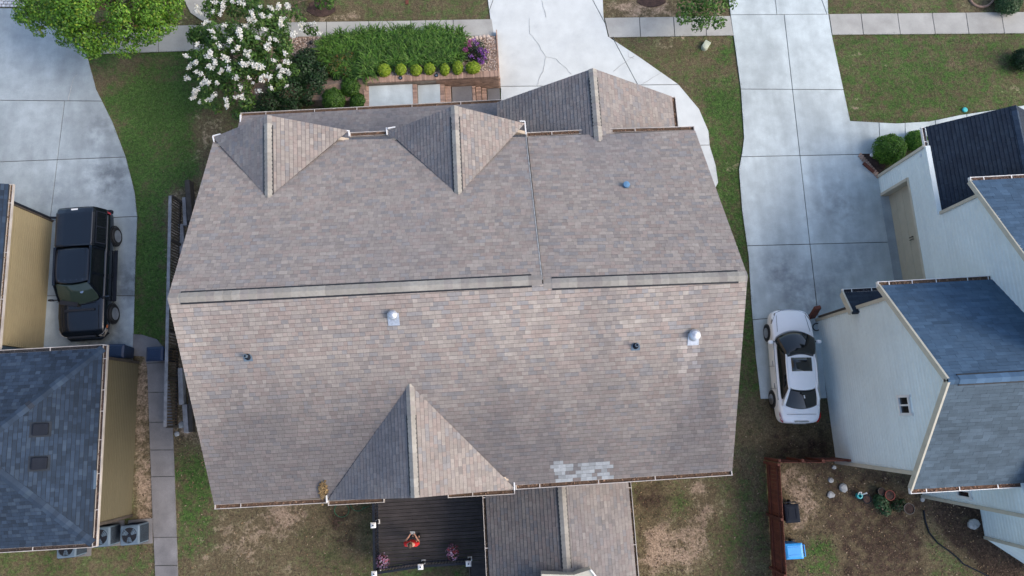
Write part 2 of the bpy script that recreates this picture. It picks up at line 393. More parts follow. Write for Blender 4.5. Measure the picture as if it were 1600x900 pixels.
def shingles(parent, poly, pal, m, expo=.143, wr=(.12, .28), skip=None, tint=None, thick=.016, singles=0, felt=None, slab=.14, gapb=.013):
    P, n, e, s = frame(poly)
    O = min(P, key=lambda q: q.dot(s)); p2 = [((q - O).dot(e), (q - O).dot(s)) for q in P]
    if felt: 
        lowered = [q - n * .004 for q in P]
        MB().prism(lowered, -n * slab).build('roof_deck', felt, parent)
    a0, a1 = min(q[0] for q in p2), max(q[0] for q in p2); bm = max(q[1] for q in p2)
    rows = int(bm / expo) + 1; items = []
    for r in range(rows):
        b0 = r * expo; band = clip(clip(p2, 0, 1, -b0), 0, -1, b0 + expo)
        if area(band) < 1e-4: continue
        x = min(q[0] for q in band) - random.uniform(0, .3); xe = max(q[0] for q in band)
        last = None
        while x < xe:
            wd = random.uniform(*wr); c = pick(pal)
            if last and random.random() < .12: c = last
            last = c
            q = clip(clip(clip(band, 1, 0, -x - .0015), -1, 0, x + wd - .0015), 0, 1, -b0 - gapb)
            cx, cy = x + wd / 2, b0 + expo / 2; x += wd
            if area(q) < 2e-4: continue
            wp = O + e * cx + s * cy
            if skip and skip(wp): continue
            k = random.uniform(.9, 1.1)
            if tint: c, k = tint(wp, cx, cy, bm, c, k)
            items.append((q, b0, tuple(v * k for v in c), thick * random.uniform(.7, 1.25), wp))
    if not felt: pass
    def emit(mb, it):
        q, b0, c, th, wp = it; nn = len(q)
        up_ = [O + e * x + s * y + n * (th * (1 - .8 * (y - b0) / expo)) for x, y in q]
        dn = [O + e * x + s * y - n * .002 for x, y in q]
        dk = tuple(v * .3 for v in c)
        if (up_[1] - up_[0]).cross(up_[2] - up_[1]).dot(n) < 0: up_.reverse(); dn.reverse()
        mb.add(up_ + up_ + dn, [tuple(range(nn))] + [(nn + i, 2 * nn + i, 2 * nn + (i + 1) % nn, nn + (i + 1) % nn) for i in range(nn)], [c] * nn + [dk] * (2 * nn))
    if singles:
        def score(it):
            q = [pix(*(O + e * x + s * y)) for x, y in it[0]]; return area(q)
        items.sort(key=score, reverse=True)
        for it in items[:singles]:
            mb = MB(); emit(mb, it); mb.build('shingle', m, parent)
        items = items[singles:]
    mb = MB()
    for it in items: emit(mb, it)
    if items: mb.build('shingle_field', m, parent, kind='stuff')
def caps(parent, A, B, nA, nB, pal, m, half=.14, step=.15, raise_=.03, name='cap_shingle', tone=1.0):
    A = V(*A); B = V(*B); d = (B - A); L = d.length; d.normalize()
    sA = d.cross(nA).normalized(); sA = sA if sA.z < 0 or abs(sA.z) < .01 else -sA
    sB = d.cross(nB).normalized(); sB = sB if sB.z < 0 else -sB
    if sA.dot(sB) > .95: sB = -sA
    k = 0; x = 0
    while x < L - .02:
        y = min(x + step, L); kk = tone * random.uniform(.90, 1.10); c = tuple(v * kk for v in pick(pal)); mb = MB(); mb.col = c
        h0, h1 = raise_ + .004, raise_ + .014
        pts = []
        for q, h in ((x - .03, h0), (y, h1)):
            p = A + d * max(q, 0)
            pts += [p + sA * half + nA * h, p + (nA + nB).normalized() * (h + .005), p + sB * half + nB * h]
        dn = [p - V(0, 0, .02) for p in pts]
        mb.add(pts + dn, [(0, 1, 4, 3), (1, 2, 5, 4), (3, 4, 10, 9), (4, 5, 11, 10), (0, 3, 9, 6), (2, 8, 11, 5), (0, 6, 7, 1), (1, 7, 8, 2)])
        mb.build(name, m, parent); x = y
def ridge_vent(root, A, B, nA, nB, pal, m, half=.13, tone=1.0):
    A = V(*A); B = V(*B); d = (B - A).normalized()
    sA = d.cross(nA).normalized(); sA = sA if sA.z < 0 else -sA
    sB = d.cross(nB).normalized(); sB = sB if sB.z < 0 else -sB
    mb = MB(); hh = half + .062
    pts = []
    for p in (A, B): pts += [p + sA * hh + nA * .010, p + sA * hh + nA * .03, p + V(0, 0, .03), p + sB * hh + nB * .03, p + sB * hh + nB * .010]
    mb.add(pts, [(0, 1, 6, 5), (1, 2, 7, 6), (2, 3, 8, 7), (3, 4, 9, 8), (0, 4, 3, 2, 1), (5, 6, 7, 8, 9)])
    o = mb.build('ridge_vent', M['black'], root)
    caps(o, A, B, nA, nB, pal, m, half, .26, .03, tone=tone)
    return o
def gutter(root, A, B, out, litter=.9, m=None, ticks=2.0, wd=.13, lit=(.16, .10, .065)):
    A = V(*A); B = V(*B); out = V(*out).normalized(); d = (B - A).normalized(); L = (B - A).length; up = V(0, 0, 1); mb = MB()
    def strip(o0, o1, z0, z1):
        P = [p + out * o + up * z for p in (A, B) for o, z in ((o0, z0), (o1, z0), (o1, z1), (o0, z1))]
        mb.add(P, [(0, 1, 2, 3), (7, 6, 5, 4), (0, 4, 5, 1), (1, 5, 6, 2), (2, 6, 7, 3), (3, 7, 4, 0)])
    strip(wd, wd + .02, -.12, .010); strip(0, wd, -.12, -.10); strip(0, .008, -.10, -.01)
    mb.bar(A + out * (wd / 2) + up * -.05 - d * .008, A + out * (wd / 2) + up * -.05 + d * .02, wd + .05, .135)
    mb.bar(B + out * (wd / 2) + up * -.05 - d * .02, B + out * (wd / 2) + up * -.05 + d * .008, wd + .05, .135)
    for k in range(1, int(L / ticks) + 1):
        p = A + d * (k * ticks - ticks / 2 + random.uniform(-.2, .2)); mb.bar(p + up * .006, p + out * (wd + .015) + up * .006, .03, .01)
    g = mb.build('gutter', m or M['gutter'], root)
    if litter:
        q = MB()
        P = [p + out * o + up * -.05 for p in (A, B) for o in (.01, wd)]
        q.col = tuple(v * .6 for v in lit); q.add(P, [(0, 1, 3, 2)])
        for i in range(int(L * 26 * litter)):
            p = A + d * random.uniform(.03, L - .03) + out * random.uniform(.015, wd - .01) + up * random.uniform(-.045, .0)
            a = random.uniform(0, 6.28); r = random.uniform(.015, .05); k = random.uniform(.5, 1.7); q.col = tuple(v * k for v in lit)
            u1 = V(math.cos(a), math.sin(a), random.uniform(-.3, .3)) * r; u2 = V(-math.sin(a), math.cos(a), random.uniform(-.3, .3)) * r * .6
            q.poly([p + u1, p + u2, p - u1, p - u2])
        q.build('leaf_litter', M['litter'], g, kind='stuff')
    return g
# lap siding: every board of a wall its own object
def siding(root, A, B, polys, m, expo=.2, name='siding_board', out=None, lip=.030):
    A = V(*A); B = V(*B); d = (B - A); d.z = 0; d.normalize(); n = V(d.y, -d.x, 0)
    if out is not None and n.dot(V(*out)) < 0: n = -n
    for poly in polys:
        z0 = min(p[1] for p in poly); z1 = max(p[1] for p in poly); k = math.floor(z0 / expo)
        while k * expo < z1:
            mb = MB()
            for lo, hi, o0, o1 in ((k, k + .62, lip, lip), (k + .62, k + 1, lip, .003)):
                q = clip(clip(poly, 0, 1, -lo * expo), 0, -1, hi * expo)
                if area(q) < 4e-4: continue
                f = [V(A.x, A.y, 0) + d * t + V(0, 0, z) + n * (o0 + (o1 - o0) * (z / expo - lo) / (hi - lo)) for t, z in q]
                b = [V(A.x, A.y, 0) + d * t + V(0, 0, z) - n * .01 for t, z in q]; nn = len(q)
                if (f[1] - f[0]).cross(f[2] - f[1]).dot(n) < 0: f.reverse(); b.reverse()
                mb.add(f + b, [tuple(range(nn))] + [(i, i + nn, (i + 1) % nn + nn, (i + 1) % nn) for i in range(nn)])
            if mb.v: mb.build(name, m, root)
            k += 1
def backing(root, A, B, poly, m, th=.15, out=None, name='wall'):
    A = V(*A); B = V(*B); d = (B - A); d.z = 0; d.normalize(); n = V(d.y, -d.x, 0)
    if out is not None and n.dot(V(*out)) < 0: n = -n
    return MB().prism([V(A.x, A.y, 0) + d * t + V(0, 0, z) - n * .012 for t, z in poly], -n * th).build(name, m, root)
def window(root, C, d, n, wd, ht, m=None):
    """sliding window centred at C, along d, facing n"""
    up = V(0, 0, 1); mb = MB()
    for a, b, ww, hh in ((-wd / 2, 0, .09, ht + .18), (wd / 2, 0, .09, ht + .18), (0, 0, .06, ht)):
        mb.bar(C + d * a + n * .02 - up * hh / 2, C + d * a + n * .02 + up * hh / 2, ww, .07, n)
    for z in (-ht / 2, ht / 2): mb.bar(C + d * (-wd / 2) + up * z + n * .022, C + d * (wd / 2) + up * z + n * .022, .08, .09, n)
    w_ = mb.build('window', m or M['white'], root)
    for a in (-wd / 4, wd / 4):
        MB().bar(C + d * a - up * ht / 2 + n * .0, C + d * a + up * ht / 2 + n * .0, wd / 2, .02, n).build('pane', M['glass'], w_)
    return w_

# leaves
def quads(c, nrm_, size, asp=.55, roll=None):
    """diamond leaves: centres (N,3), normals (N,3), sizes (N)"""
    N_ = len(c); t = RNG.normal(size=(N_, 3)); t -= nrm_ * (t * nrm_).sum(1, keepdims=True); t /= np.linalg.norm(t, axis=1, keepdims=True) + 1e-9
    b = np.cross(nrm_, t); s = size[:, None]
    v = np.stack([c + t * s, c + b * s * asp + nrm_ * s * .12, c - t * s, c - b * s * asp + nrm_ * s * .12], 1).reshape(-1, 3)
    return v, np.arange(N_ * 4).reshape(-1, 4)
def unit(a): return a / (np.linalg.norm(a, axis=1, keepdims=True) + 1e-9)
def leafcols(n, pal, wts=None, jit=.25):
    pal = np.array(pal); i = RNG.choice(len(pal), n, p=None if wts is None else np.array(wts) / sum(wts))
    return np.repeat(pal[i] * RNG.uniform(1 - jit, 1 + jit, (n, 1)), 4, 0)
def crown(name, blobs, per, size, pal, parent, wts=None, shell=.55, flat=.5, m='leaf'):
    C = []; Nn = []
    for (x, y, z, r, rz) in blobs:
        k = int(per * r * r); d = unit(RNG.normal(size=(k, 3))); rad = RNG.uniform(shell, 1.05, (k, 1)) ** .7
        C.append(np.array([x, y, z]) + d * rad * np.array([r, r, rz])); nn = d + np.array([0, 0, flat]) + RNG.normal(size=(k, 3)) * .45; Nn.append(unit(nn))
    C = np.concatenate(C); Nn = np.concatenate(Nn); s = RNG.uniform(.6, 1.3, len(C)) * size
    v, f = quads(C, Nn, s); return npmesh(name, v, f, M[m], parent, leafcols(len(C), pal, wts))
def branchwork(name, base, tips, r, parent):
    mb = MB(); base = V(*base)
    for t in tips:
        t = V(*t); mid = base.lerp(t, .5) + V(random.uniform(-.2, .2), random.uniform(-.2, .2), random.uniform(0, .3))
        mb.tube([base, base.lerp(mid, .5), mid, t], [r, r * .8, r * .55, r * .15], 6)
    return mb.build(name, M['bark'], parent, smooth=True)
#@@SETTING
# ================================================================== SETTING: ground, drives, walks
def ground():
    xs = np.concatenate([[-600, -120, -50], np.arange(-30, 31, .2), [50, 120, 600]]); ys = np.concatenate([[-600, -120, -30], np.arange(-12, 25, .2), [45, 120, 600]])
    X, Y = np.meshgrid(xs, ys); X = X.ravel(); Y = Y.ravel(); U, W = pix(X, Y, np.zeros_like(X))
    def ins(poly):
        r = np.zeros(len(X), bool); n = len(poly)
        for i in range(n):
            (x1, y1), (x2, y2) = poly[i], poly[(i + 1) % n]
            if y1 == y2: continue
            r ^= ((y1 > W) != (y2 > W)) & (U < (x2 - x1) * (W - y1) / (y2 - y1) + x1)
        return r
    C = np.zeros((len(X), 3)); C[:] = (.45, .1, .05)
    REG = [  # photo outline -> (grass, bare soil, mulch)
        ([(130, 70), (340, 60), (340, 235), (270, 310), (262, 530), (200, 530), (180, 190)], (.82, .0, 0)),
        ([(300, 170), (360, 170), (350, 230), (320, 320), (300, 215)], (.35, .42, 0)),
        ([(270, 0), (480, 0), (480, 40), (270, 60)], (.4, .3, .0)),
        ([(430, 0), (775, 0), (775, 36), (430, 46)], (.40, .16, 0)), ([(440, 15), (570, 15), (570, 36), (440, 46)], (.25, .5, 0)),
        ([(940, 0), (1140, 0), (1140, 30), (940, 30)], (.25, .46, 0)),
        ([(1290, -20), (1600, -20), (1600, 24), (1290, 24)], (.45, .08, 0)), ([(1500, -20), (1600, -20), (1600, 24), (1500, 24)], (.3, .3, 0)),
        ([(940, 52), (1150, 50), (1170, 250), (1165, 390), (1100, 260)], (.40, .08, 0)),
        ([(1095, 130), (1160, 120), (1168, 240), (1110, 240)], (.62, .02, 0)),
        ([(1100, 235), (1175, 235), (1172, 420), (1150, 420)], (.68, .08, .0)),
        ([(1295, 48), (1620, 45), (1620, 200), (1320, 200)], (.52, .08, .02)),
        ([(1150, 420), (1200, 470), (1205, 640), (1130, 700), (1140, 600)], (.52, .10, .14)),
        ([(1150, 620), (1310, 600), (1320, 730), (1140, 740)], (.28, .12, .38)),
        ([(195, 540), (236, 540), (252, 850), (215, 850)], (.25, .62, .0)),
        ([(120, 820), (246, 850), (246, 920), (100, 920)], (.42, .16, .18)),
        ([(262, 660), (600, 700), (600, 930), (270, 930)], (.26, .28, .30)),
        ([(275, 690), (335, 720), (335, 860), (280, 880)], (.56, .05, .16)),
        ([(500, 780), (590, 770), (592, 930), (505, 930)], (.4, .05, .33)),
        ([(262, 300), (310, 280), (310, 690), (262, 690)], (.2, .55, .15)),
        ([(980, 740), (1205, 720), (1215, 940), (990, 940)], (.34, .18, .30)),
        ([(1208, 720), (1450, 720), (1450, 940), (1215, 940)], (.2, .17, .58)),
        ([(1300, 722), (1445, 745), (1450, 820), (1330, 790)], (.2, .0, .55)),
        ([(1440, 770), (1700, 800), (1700, 1000), (1545, 910), (1480, 850), (1445, 800)], (.1, .02, .75)),
        ([(1215, 730), (1260, 730), (1280, 790), (1250, 830), (1228, 840)], (.15, .62, .0)),
        ([(1262, 840), (1300, 840), (1310, 900), (1240, 900)], (.62, .05, .1)),
    ]
    for p, c in REG: C[ins(p)] = c
    BL = [(300, 110, 25, 0, -.15), (180, 130, 18, 0, -.35), (255, 230, 25, 0, -.2), (280, 150, 16, 1, .25), (200, 105, 14, 1, .3), (300, 240, 14, 1, .3), (225, 470, 10, 0, -.2), (150, 120, 22, 0, -.4), (205, 95, 30, 0, -.5), (260, 110, 25, 0, -.3), (190, 190, 14, 0, -.4), (240, 150, 45, 0, .15), (225, 300, 14, 0, -.25), (213, 350, 10, 0, -.5), (213, 450, 10, 0, -.5),
          (235, 400, 12, 0, .2), (250, 340, 14, 0, -.2),
          (1040, 70, 22, 1, .35), (1055, 72, 25, 1, .2), (1000, 5, 40, 1, .2), (1140, 85, 14, 0, .4), (1130, 165, 22, 0, .35), (1152, 258, 9, 1, .8), (1135, 260, 10, 1, .35), (1155, 350, 10, 2, .3),
          (1345, 80, 25, 1, .25), (1395, 100, 18, 1, .3), (1530, 105, 12, 1, .5), (1580, 135, 16, 1, .45), (1490, 90, 30, 0, -.1), (1400, 115, 55, 0, .12), (1345, 165, 25, 1, .15), (1590, 70, 30, 2, .3), (1470, 120, 40, 0, .1),
          (1092, 762, 16, 1, .6), (1100, 800, 22, 1, .55), (1080, 830, 25, 1, .5), (1025, 832, 26, 1, .5), (1035, 865, 24, 1, .5), (1085, 865, 30, 1, .35), (1010, 880, 25, 1, .45), (1120, 775, 12, 1, .3),
          (1165, 770, 30, 0, .1), (1010, 790, 35, 2, .22), (1020, 770, 25, 2, .2), (1065, 790, 12, 0, .4), (1150, 830, 40, 0, .15),
          (450, 805, 28, 1, .45), (420, 815, 25, 1, .3), (330, 845, 30, 1, .35), (385, 865, 25, 1, .25), (315, 750, 25, 0, .3), (530, 800, 35, 2, .3), (550, 850, 35, 2, .2), (470, 870, 30, 0, .1),
          (345, 825, 14, 1, .2), (300, 805, 12, 0, .3), (225, 730, 9, 0, .6), (222, 700, 8, 0, .5), (225, 770, 8, 0, .5), (222, 590, 10, 1, .3), (228, 810, 12, 1, .3),
          (1160, 560, 14, 1, .2), (1165, 500, 20, 0, .2), (1175, 590, 18, 2, .2), (1220, 690, 25, 2, .25), (1270, 700, 22, 2, .35), (1165, 690, 25, 1, .12),
          (1300, 790, 30, 0, .1), (1330, 860, 50, 1, .08), (1260, 790, 10, 1, .3), (1270, 805, 12, 1, .3), (1380, 850, 30, 2, .1), (1250, 700, 25, 1, .25), (262, 620, 12, 2, .2), (1420, 860, 25, 1, .2), (1485, 880, 30, 1, .15)]
    for u, v, r, ch, a in BL: C[:, ch] += a * np.exp(-((U - u) ** 2 + (W - v) ** 2) / (2 * (r * .7) ** 2))
    ny, nx = len(ys), len(xs); G = C.reshape(ny, nx, 3)
    for _ in range(4):
        P = np.pad(G, ((1, 1), (1, 1), (0, 0)), 'edge'); G = (P[1:-1, 1:-1] * 2 + P[:-2, 1:-1] + P[2:, 1:-1] + P[1:-1, :-2] + P[1:-1, 2:]) / 6
    C = np.clip(G.reshape(-1, 3), 0, 1.2)
    Z = np.zeros_like(X)
    i, j = np.meshgrid(np.arange(nx - 1), np.arange(ny - 1)); b = (j * nx + i).ravel(); f = np.stack([b, b + 1, b + nx + 1, b + nx], 1)
    o = npmesh('ground', np.stack([X, Y, Z], 1), f, M['ground'], None, C, 'structure')
    return C, xs, ys
GC, GX, GY = ground()

MAIN_DRIVE = [(757, -40), (940, -40), (943, 27), (950, 57), (1000, 90), (1060, 132), (1092, 170), (1107, 205), (1109, 228), (1118, 258), (1122, 285), (1100, 330), (780, 330), (783, 140), (770, 57)]
d1 = paving('driveway', MAIN_DRIVE, [((760, 29), (945, 25)), ((843, -40), (852, 27)), ((943, 27), (960, 125)), ((780, 135), (1062, 132)), ((950, 122), (970, 330)), ((960, 230), (1130, 226)), ((760, 28), (785, -40)), ((940, 26), (905, -40))], M['conc_new'])
for p in ([(828, 28), (828, 52), (842, 70), (853, 89)], [(853, 89), (848, 112), (838, 135)], [(853, 89), (868, 92), (880, 103), (893, 116)], [(847, 0), (853, 27)], [(959, 111), (975, 98), (991, 88)], [(990, 92), (982, 88), (981, 80)], [(1000, 133), (1018, 122), (1034, 113)]): crack(d1, p)
RIGHT_DRIVE = [(1135, -40), (1292, -40), (1294, 20), (1300, 57), (1328, 188), (1345, 240), (1372, 277), (1400, 450), (1410, 500), (1290, 492), (1282, 500), (1290, 610), (1298, 622), (1189, 623), (1181, 555), (1174, 470), (1170, 400), (1160, 330), (1155, 265), (1160, 238), (1163, 215), (1158, 140), (1150, 80), (1142, 24)]
d2 = paving('driveway', RIGHT_DRIVE, [((1138, 23), (1296, 22)), ((1207, -40), (1214, 22)), ((1214, 22), (1250, 243)), ((1250, 243), (1278, 492)), ((1140, 139), (1318, 140)), ((1150, 245), (1350, 241)), ((1165, 384), (1400, 378)), ((1170, 500), (1290, 490)), ((1292, 22), (1270, -40))], M['conc_mid'])
LEFT_DRIVE = [(-80, 13), (30, 13), (120, 60), (135, 85), (150, 140), (175, 190), (196, 245), (210, 300), (214, 340), (211, 420), (207, 570), (-80, 570)]
d3 = paving('driveway', LEFT_DRIVE, [((-80, 51), (130, 50)), ((17, 13), (-6, 130)), ((-80, 156), (165, 158)), ((101, 158), (78, 345)), ((-80, 256), (205, 245)), ((60, 345), (216, 338)), ((65, 462), (214, 462)), ((-8, 118), (-30, 256))], M['conc_left'])
crack(d3, [(121, 116), (113, 125), (110, 140), (107, 157)])
# paver apron at the street end of the left drive: each paver an object
ap = MB().prism([at(-60, -20, .02), at(46, -20, .02), at(46, 11, .02), at(-60, 11, .02)], (0, 0, -.06)).build('paver_apron', M['joint']); tag(ap, kind='structure')
for j in range(7):
    for i in range(17):
        c = at(-58 + i * 6.4 + (j % 2) * 3.2, 9 - j * 4.6, .045)
        if c.x > at(44, 9, .045).x: continue
        MB().box(c, (.155, .115, .05)).build('paver', M['paver'], ap)
def sidewalk(outl, cuts, m): return paving('sidewalk', outl, cuts, M[m])
sidewalk([(120, 52), (165, 48), (280, 40), (430, 35), (600, 33), (768, 30), (772, 57), (640, 62), (500, 70), (300, 79), (155, 84), (138, 84)], [((192, 40), (190, 90)), ((248, 36), (247, 90)), ((303, 35), (302, 90)), ((360, 33), (361, 90)), ((432, 30), (433, 90)), ((510, 28), (510, 90)), ((576, 25), (576, 90)), ((641, 25), (642, 90)), ((708, 25), (709, 90))], 'conc_walk')
sidewalk([(945, 28), (1141, 25), (1146, 55), (952, 58)], [((999, 22), (1001, 62)), ((1052, 22), (1055, 62)), ((1103, 22), (1104, 62))], 'conc_walk')
sidewalk([(1296, 22), (1680, 18), (1680, 51), (1301, 54)], [((1345, 18), (1350, 60)), ((1402, 18), (1408, 60)), ((1456, 18), (1463, 60)), ((1509, 18), (1515, 60)), ((1564, 18), (1571, 60)), ((1622, 18), (1630, 60))], 'conc_walk')
sidewalk([(272, -30), (385, -30), (345, 22), (316, 32), (298, 20)], [((300, -2), (380, -6))], 'conc_walk')
def walkway(outl, cuts, m): return paving('footpath', outl, cuts, M[m])
walkway([(208, 522), (222, 523), (245, 530), (257, 545), (262, 570), (270, 670), (279, 930), (244, 930), (238, 800), (230, 575), (226, 557), (207, 556)], [((226, 557), (262, 535)), ((225, 613), (270, 613)), ((225, 660), (280, 659)), ((230, 703), (285, 703)), ((230, 745), (285, 744)), ((230, 840), (290, 839)), ((230, 884), (290, 883)), ((220, 568), (270, 566))], 'conc_path')
walkway([(1327, 189), (1400, 193), (1452, 190), (1500, 180), (1600, 165), (1640, 160), (1640, 200), (1480, 235), (1440, 240), (1390, 214), (1368, 240), (1344, 240)], [((1327, 185), (1340, 240)), ((1373, 180), (1376, 240)), ((1414, 180), (1415, 240)), ((1460, 170), (1465, 240)), ((1510, 170), (1515, 240)), ((1560, 150), (1565, 240))], 'conc_mid')
# ================================================================== CENTRE HOUSE
def main_house():
    base = V(-1.4, 4, 0)
    h = thing('house', 'large house in the middle under a wide brown pinkish mottled shingle roof', 'house', base)
    sm = M['shingle']
    L = at(262, 466, 9.36); Rm = at(847, 437, 9.36); Rr = at(1168, 431, 9.22); RL = at(335, 789, 5.7); RR = at(1144, 736, 5.7)
    RmB = at(849, 443, 9.22)
    FL = at(333, 222, 6.2); FR = at(822, 214, 6.2); FR2 = at(824, 214, 6.05); FRR = at(1086, 204, 6.05)
    nr = nrm(RL, RR, Rr); L = onplane(262, 466, RL, nr); Rm = onplane(847, 437, RL, nr); RmB = onplane(849, 443, RL, nr)
    nf = nrm(L, Rm, at(575, 214, 6.2)); FL = onplane(333, 222, L, nf); FR = onplane(822, 214, L, nf); FR2 = onplane(824, 214, Rr, nrm(RmB, Rr, FRR))
    hip = {}
    def gable(cl, cr, fr, bk, n0, P0, z):
        B = onplane(*bk, P0, n0); A = at(*fr, B.z); return at(*cl, z), at(*cr, z), A, B
    G1 = gable((333, 215), (545, 204), (418, 180), (419, 309), nf, L, 6.2)
    G2 = gable((607, 206), (820, 193), (710, 165), (716, 304), nf, L, 6.2)
    G3 = gable((512, 782), (805, 764), (648, 778), (640, 600), nr, RL, 5.7)
    # hidden areas of the big slopes below the gables are left bare
    def tri_skip(Gs):
        T = [[(p.x, p.y) for p in (g[0], g[2], g[1], g[3])] for g in Gs]
        def f(p):
            for t in T:
                cx = sum(q[0] for q in t) / 4; cy = sum(q[1] for q in t) / 4
                if inside((cx + (p.x - cx) * 1.12, cy + (p.y - cy) * 1.12), t): return True
            return False
        return f
    def tint_rear(p, cx, cy, bm, c, k):  # greyer in blotches and towards the eave, paler near the ridge, vent streaks
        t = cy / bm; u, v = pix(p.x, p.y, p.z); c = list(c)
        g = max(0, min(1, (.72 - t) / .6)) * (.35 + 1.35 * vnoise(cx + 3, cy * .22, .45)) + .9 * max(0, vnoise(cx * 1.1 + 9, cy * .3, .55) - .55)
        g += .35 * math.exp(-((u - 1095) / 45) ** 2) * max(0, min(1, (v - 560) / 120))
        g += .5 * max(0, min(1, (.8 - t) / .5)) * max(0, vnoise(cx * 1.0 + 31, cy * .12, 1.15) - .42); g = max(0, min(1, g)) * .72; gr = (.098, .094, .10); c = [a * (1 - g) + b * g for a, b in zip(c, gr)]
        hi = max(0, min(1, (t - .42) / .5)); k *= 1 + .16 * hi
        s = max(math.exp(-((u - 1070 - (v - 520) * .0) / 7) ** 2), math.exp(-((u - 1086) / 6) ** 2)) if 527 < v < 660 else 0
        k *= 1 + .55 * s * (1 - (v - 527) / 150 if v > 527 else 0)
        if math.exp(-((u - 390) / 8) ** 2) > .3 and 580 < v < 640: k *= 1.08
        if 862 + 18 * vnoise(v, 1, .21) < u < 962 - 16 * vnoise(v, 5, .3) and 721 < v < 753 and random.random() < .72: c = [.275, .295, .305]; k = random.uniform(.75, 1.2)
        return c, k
    def wea_front(p, cx, cy, bm, c, k):
        t = cy / bm; g = .14 + .35 * max(0, min(1, (.5 - t) / .5)) * vnoise(cx, cy * .3, .5) + .5 * max(0, vnoise(cx + 20, cy * .35, .5) - .55); gr = (.19, .182, .188)
        u, v = pix(p.x, p.y, p.z)
        if 910 < u < 1010 and v < 330: g += .25 * (1 - (v - 205) / 125)
        g = max(0, min(.8, g)); return [a * (1 - g) + b * g for a, b in zip(c, gr)], k
    def tint_grey(f):
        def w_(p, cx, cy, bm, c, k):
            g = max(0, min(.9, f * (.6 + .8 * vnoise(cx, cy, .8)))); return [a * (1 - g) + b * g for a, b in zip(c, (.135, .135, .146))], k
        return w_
    def shade_dark(p, cx, cy, bm, c, k):  # left sunroom slope: shade of the side away from the sun, mixed into colour
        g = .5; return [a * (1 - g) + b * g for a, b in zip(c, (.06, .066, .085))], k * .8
    def rpart(name='roof'):
        return None
    # walls below
    wx0, wx1, wy0, wy1 = RL.x + .4, RR.x - .4, RL.y + .45, 10.05
    MB().box(((wx0 + wx1) / 2, (wy0 + wy1) / 2, 2.8), (wx1 - wx0, wy1 - wy0, 5.6)).build('wall', M['tanbrick'], h)
    ym = L.y
    for x in (wx0, wx1):
        MB().prism([V(x, wy0, 5.6), V(x, wy1, 5.6), V(x, ym, 9.0)], (.12 if x == wx0 else -.12, 0, 0)).build('wall', M['tanbrick'], h)
    for yy in (1.0, 4.5, 8.0):
        for zz in (1.7, 4.4):
            window(h, V(wx0 - .01, yy, zz), V(0, 1, 0), V(-1, 0, 0), .9, 1.4); window(h, V(wx1 + .01, yy, zz), V(0, 1, 0), V(1, 0, 0), .9, 1.4)
    # roof slopes, each a part with its shingles
    rear = MB().prism([p - nr * .006 for p in (RL, RR, Rr, L)], -nr * .15).build('roof', M['felt'], h)
    shingles(rear, [RL, RR, Rr, L], PAL_BROWN, sm, skip=tri_skip([G3]), tint=tint_rear, singles=300)
    nfr = nrm(RmB, Rr, FRR)
    fl = MB().prism([p - nf * .006 for p in (FL, FR, Rm, L)], -nf * .17).build('roof', M['felt'], h)
    shingles(fl, [FL, FR, Rm, L], PAL_BROWN, sm, skip=tri_skip([G1, G2]), tint=wea_front)
    fr = MB().prism([p - nfr * .006 for p in (FR2, FRR, Rr, RmB)], -nfr * .15).build('roof', M['felt'], h)
    shingles(fr, [FR2, FRR, Rr, RmB], PAL_BROWN, sm, tint=wea_front)
    # seam edge of the higher slope
    MB().bar(FR + nf * .008, Rm + nf * .008, .035, .02, nf).build('drip_edge', M['stone'], h)
    gl = []
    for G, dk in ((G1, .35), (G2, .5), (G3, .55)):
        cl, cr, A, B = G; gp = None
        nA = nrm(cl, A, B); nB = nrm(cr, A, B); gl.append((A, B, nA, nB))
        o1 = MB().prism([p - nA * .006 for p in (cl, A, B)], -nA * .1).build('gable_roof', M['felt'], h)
        shingles(o1, [A, B, cl], PAL_BROWN, sm, tint=tint_grey(dk * 1.25))  # left gable slope greyer than the right: its shade is put into the colour
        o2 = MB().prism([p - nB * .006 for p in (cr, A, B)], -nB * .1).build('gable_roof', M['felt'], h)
        shingles(o2, [A, B, cr], PAL_BROWN, sm, tint=tint_grey(.18))
        out = V(0, 1 if A.y > 5 else -1, 0)
        MB().prism([cl - out * .3, A - out * .3 - V(0, 0, .1), cr - out * .3], -out * .12).build('gable_wall', M['tanbrick'], h)
        d = (B - A).normalized()
        caps(h, A, B, nA, nB, PAL_RIDGE, sm, .14, .15, .02)
        fA, fB = (.12, .98) if G is not G3 else (.02, .72)
        ridge_vent(h, A.lerp(B, fA), A.lerp(B, fB), nA, nB, PAL_RIDGE, sm, .12)
    # porch roof
    pa, pb = at(376, 181, 3.3), at(784, 160, 3.3); pc, pd = V(pb.x, 10.1, 4.45), V(pa.x, 10.1, 4.45); npz = nrm(pa, pb, pc)
    pr = MB().prism([p - npz * .006 for p in (pa, pb, pc, pd)], -npz * .12).build('porch_roof', M['felt'], h)
    shingles(pr, [pa, pb, pc, pd], PAL_BROWN, sm, tint=tint_grey(.75))
    for x in (pa.x + .3, pa.x + 2.6, pa.x + 5.2, pa.x + 7.8): MB().lathe([(.13, 0), (.13, .1), (.1, .15), (.09, 2.9), (.13, 2.95), (.13, 3.1)], (x, pa.y - .35, 0), 12).build('porch_column', M['white'], h)
    # garage wing
    ga, gb = at(926, 107, 6.3), at(936, 216, 6.3); er, el = at(1050, 151, 4.3), at(776, 160, 4.3); erb, elb = V(er.x - .02, 10.05, 4.3), V(el.x - .02, 10.05, 4.3); gb = V(ga.x, 10.0, 6.3)
    nA = nrm(el, ga, gb); nB = nrm(er, ga, gb)
    o1 = MB().prism([p - nA * .006 for p in (el, ga, gb, elb)], -nA * .12).build('garage_roof', M['felt'], h)
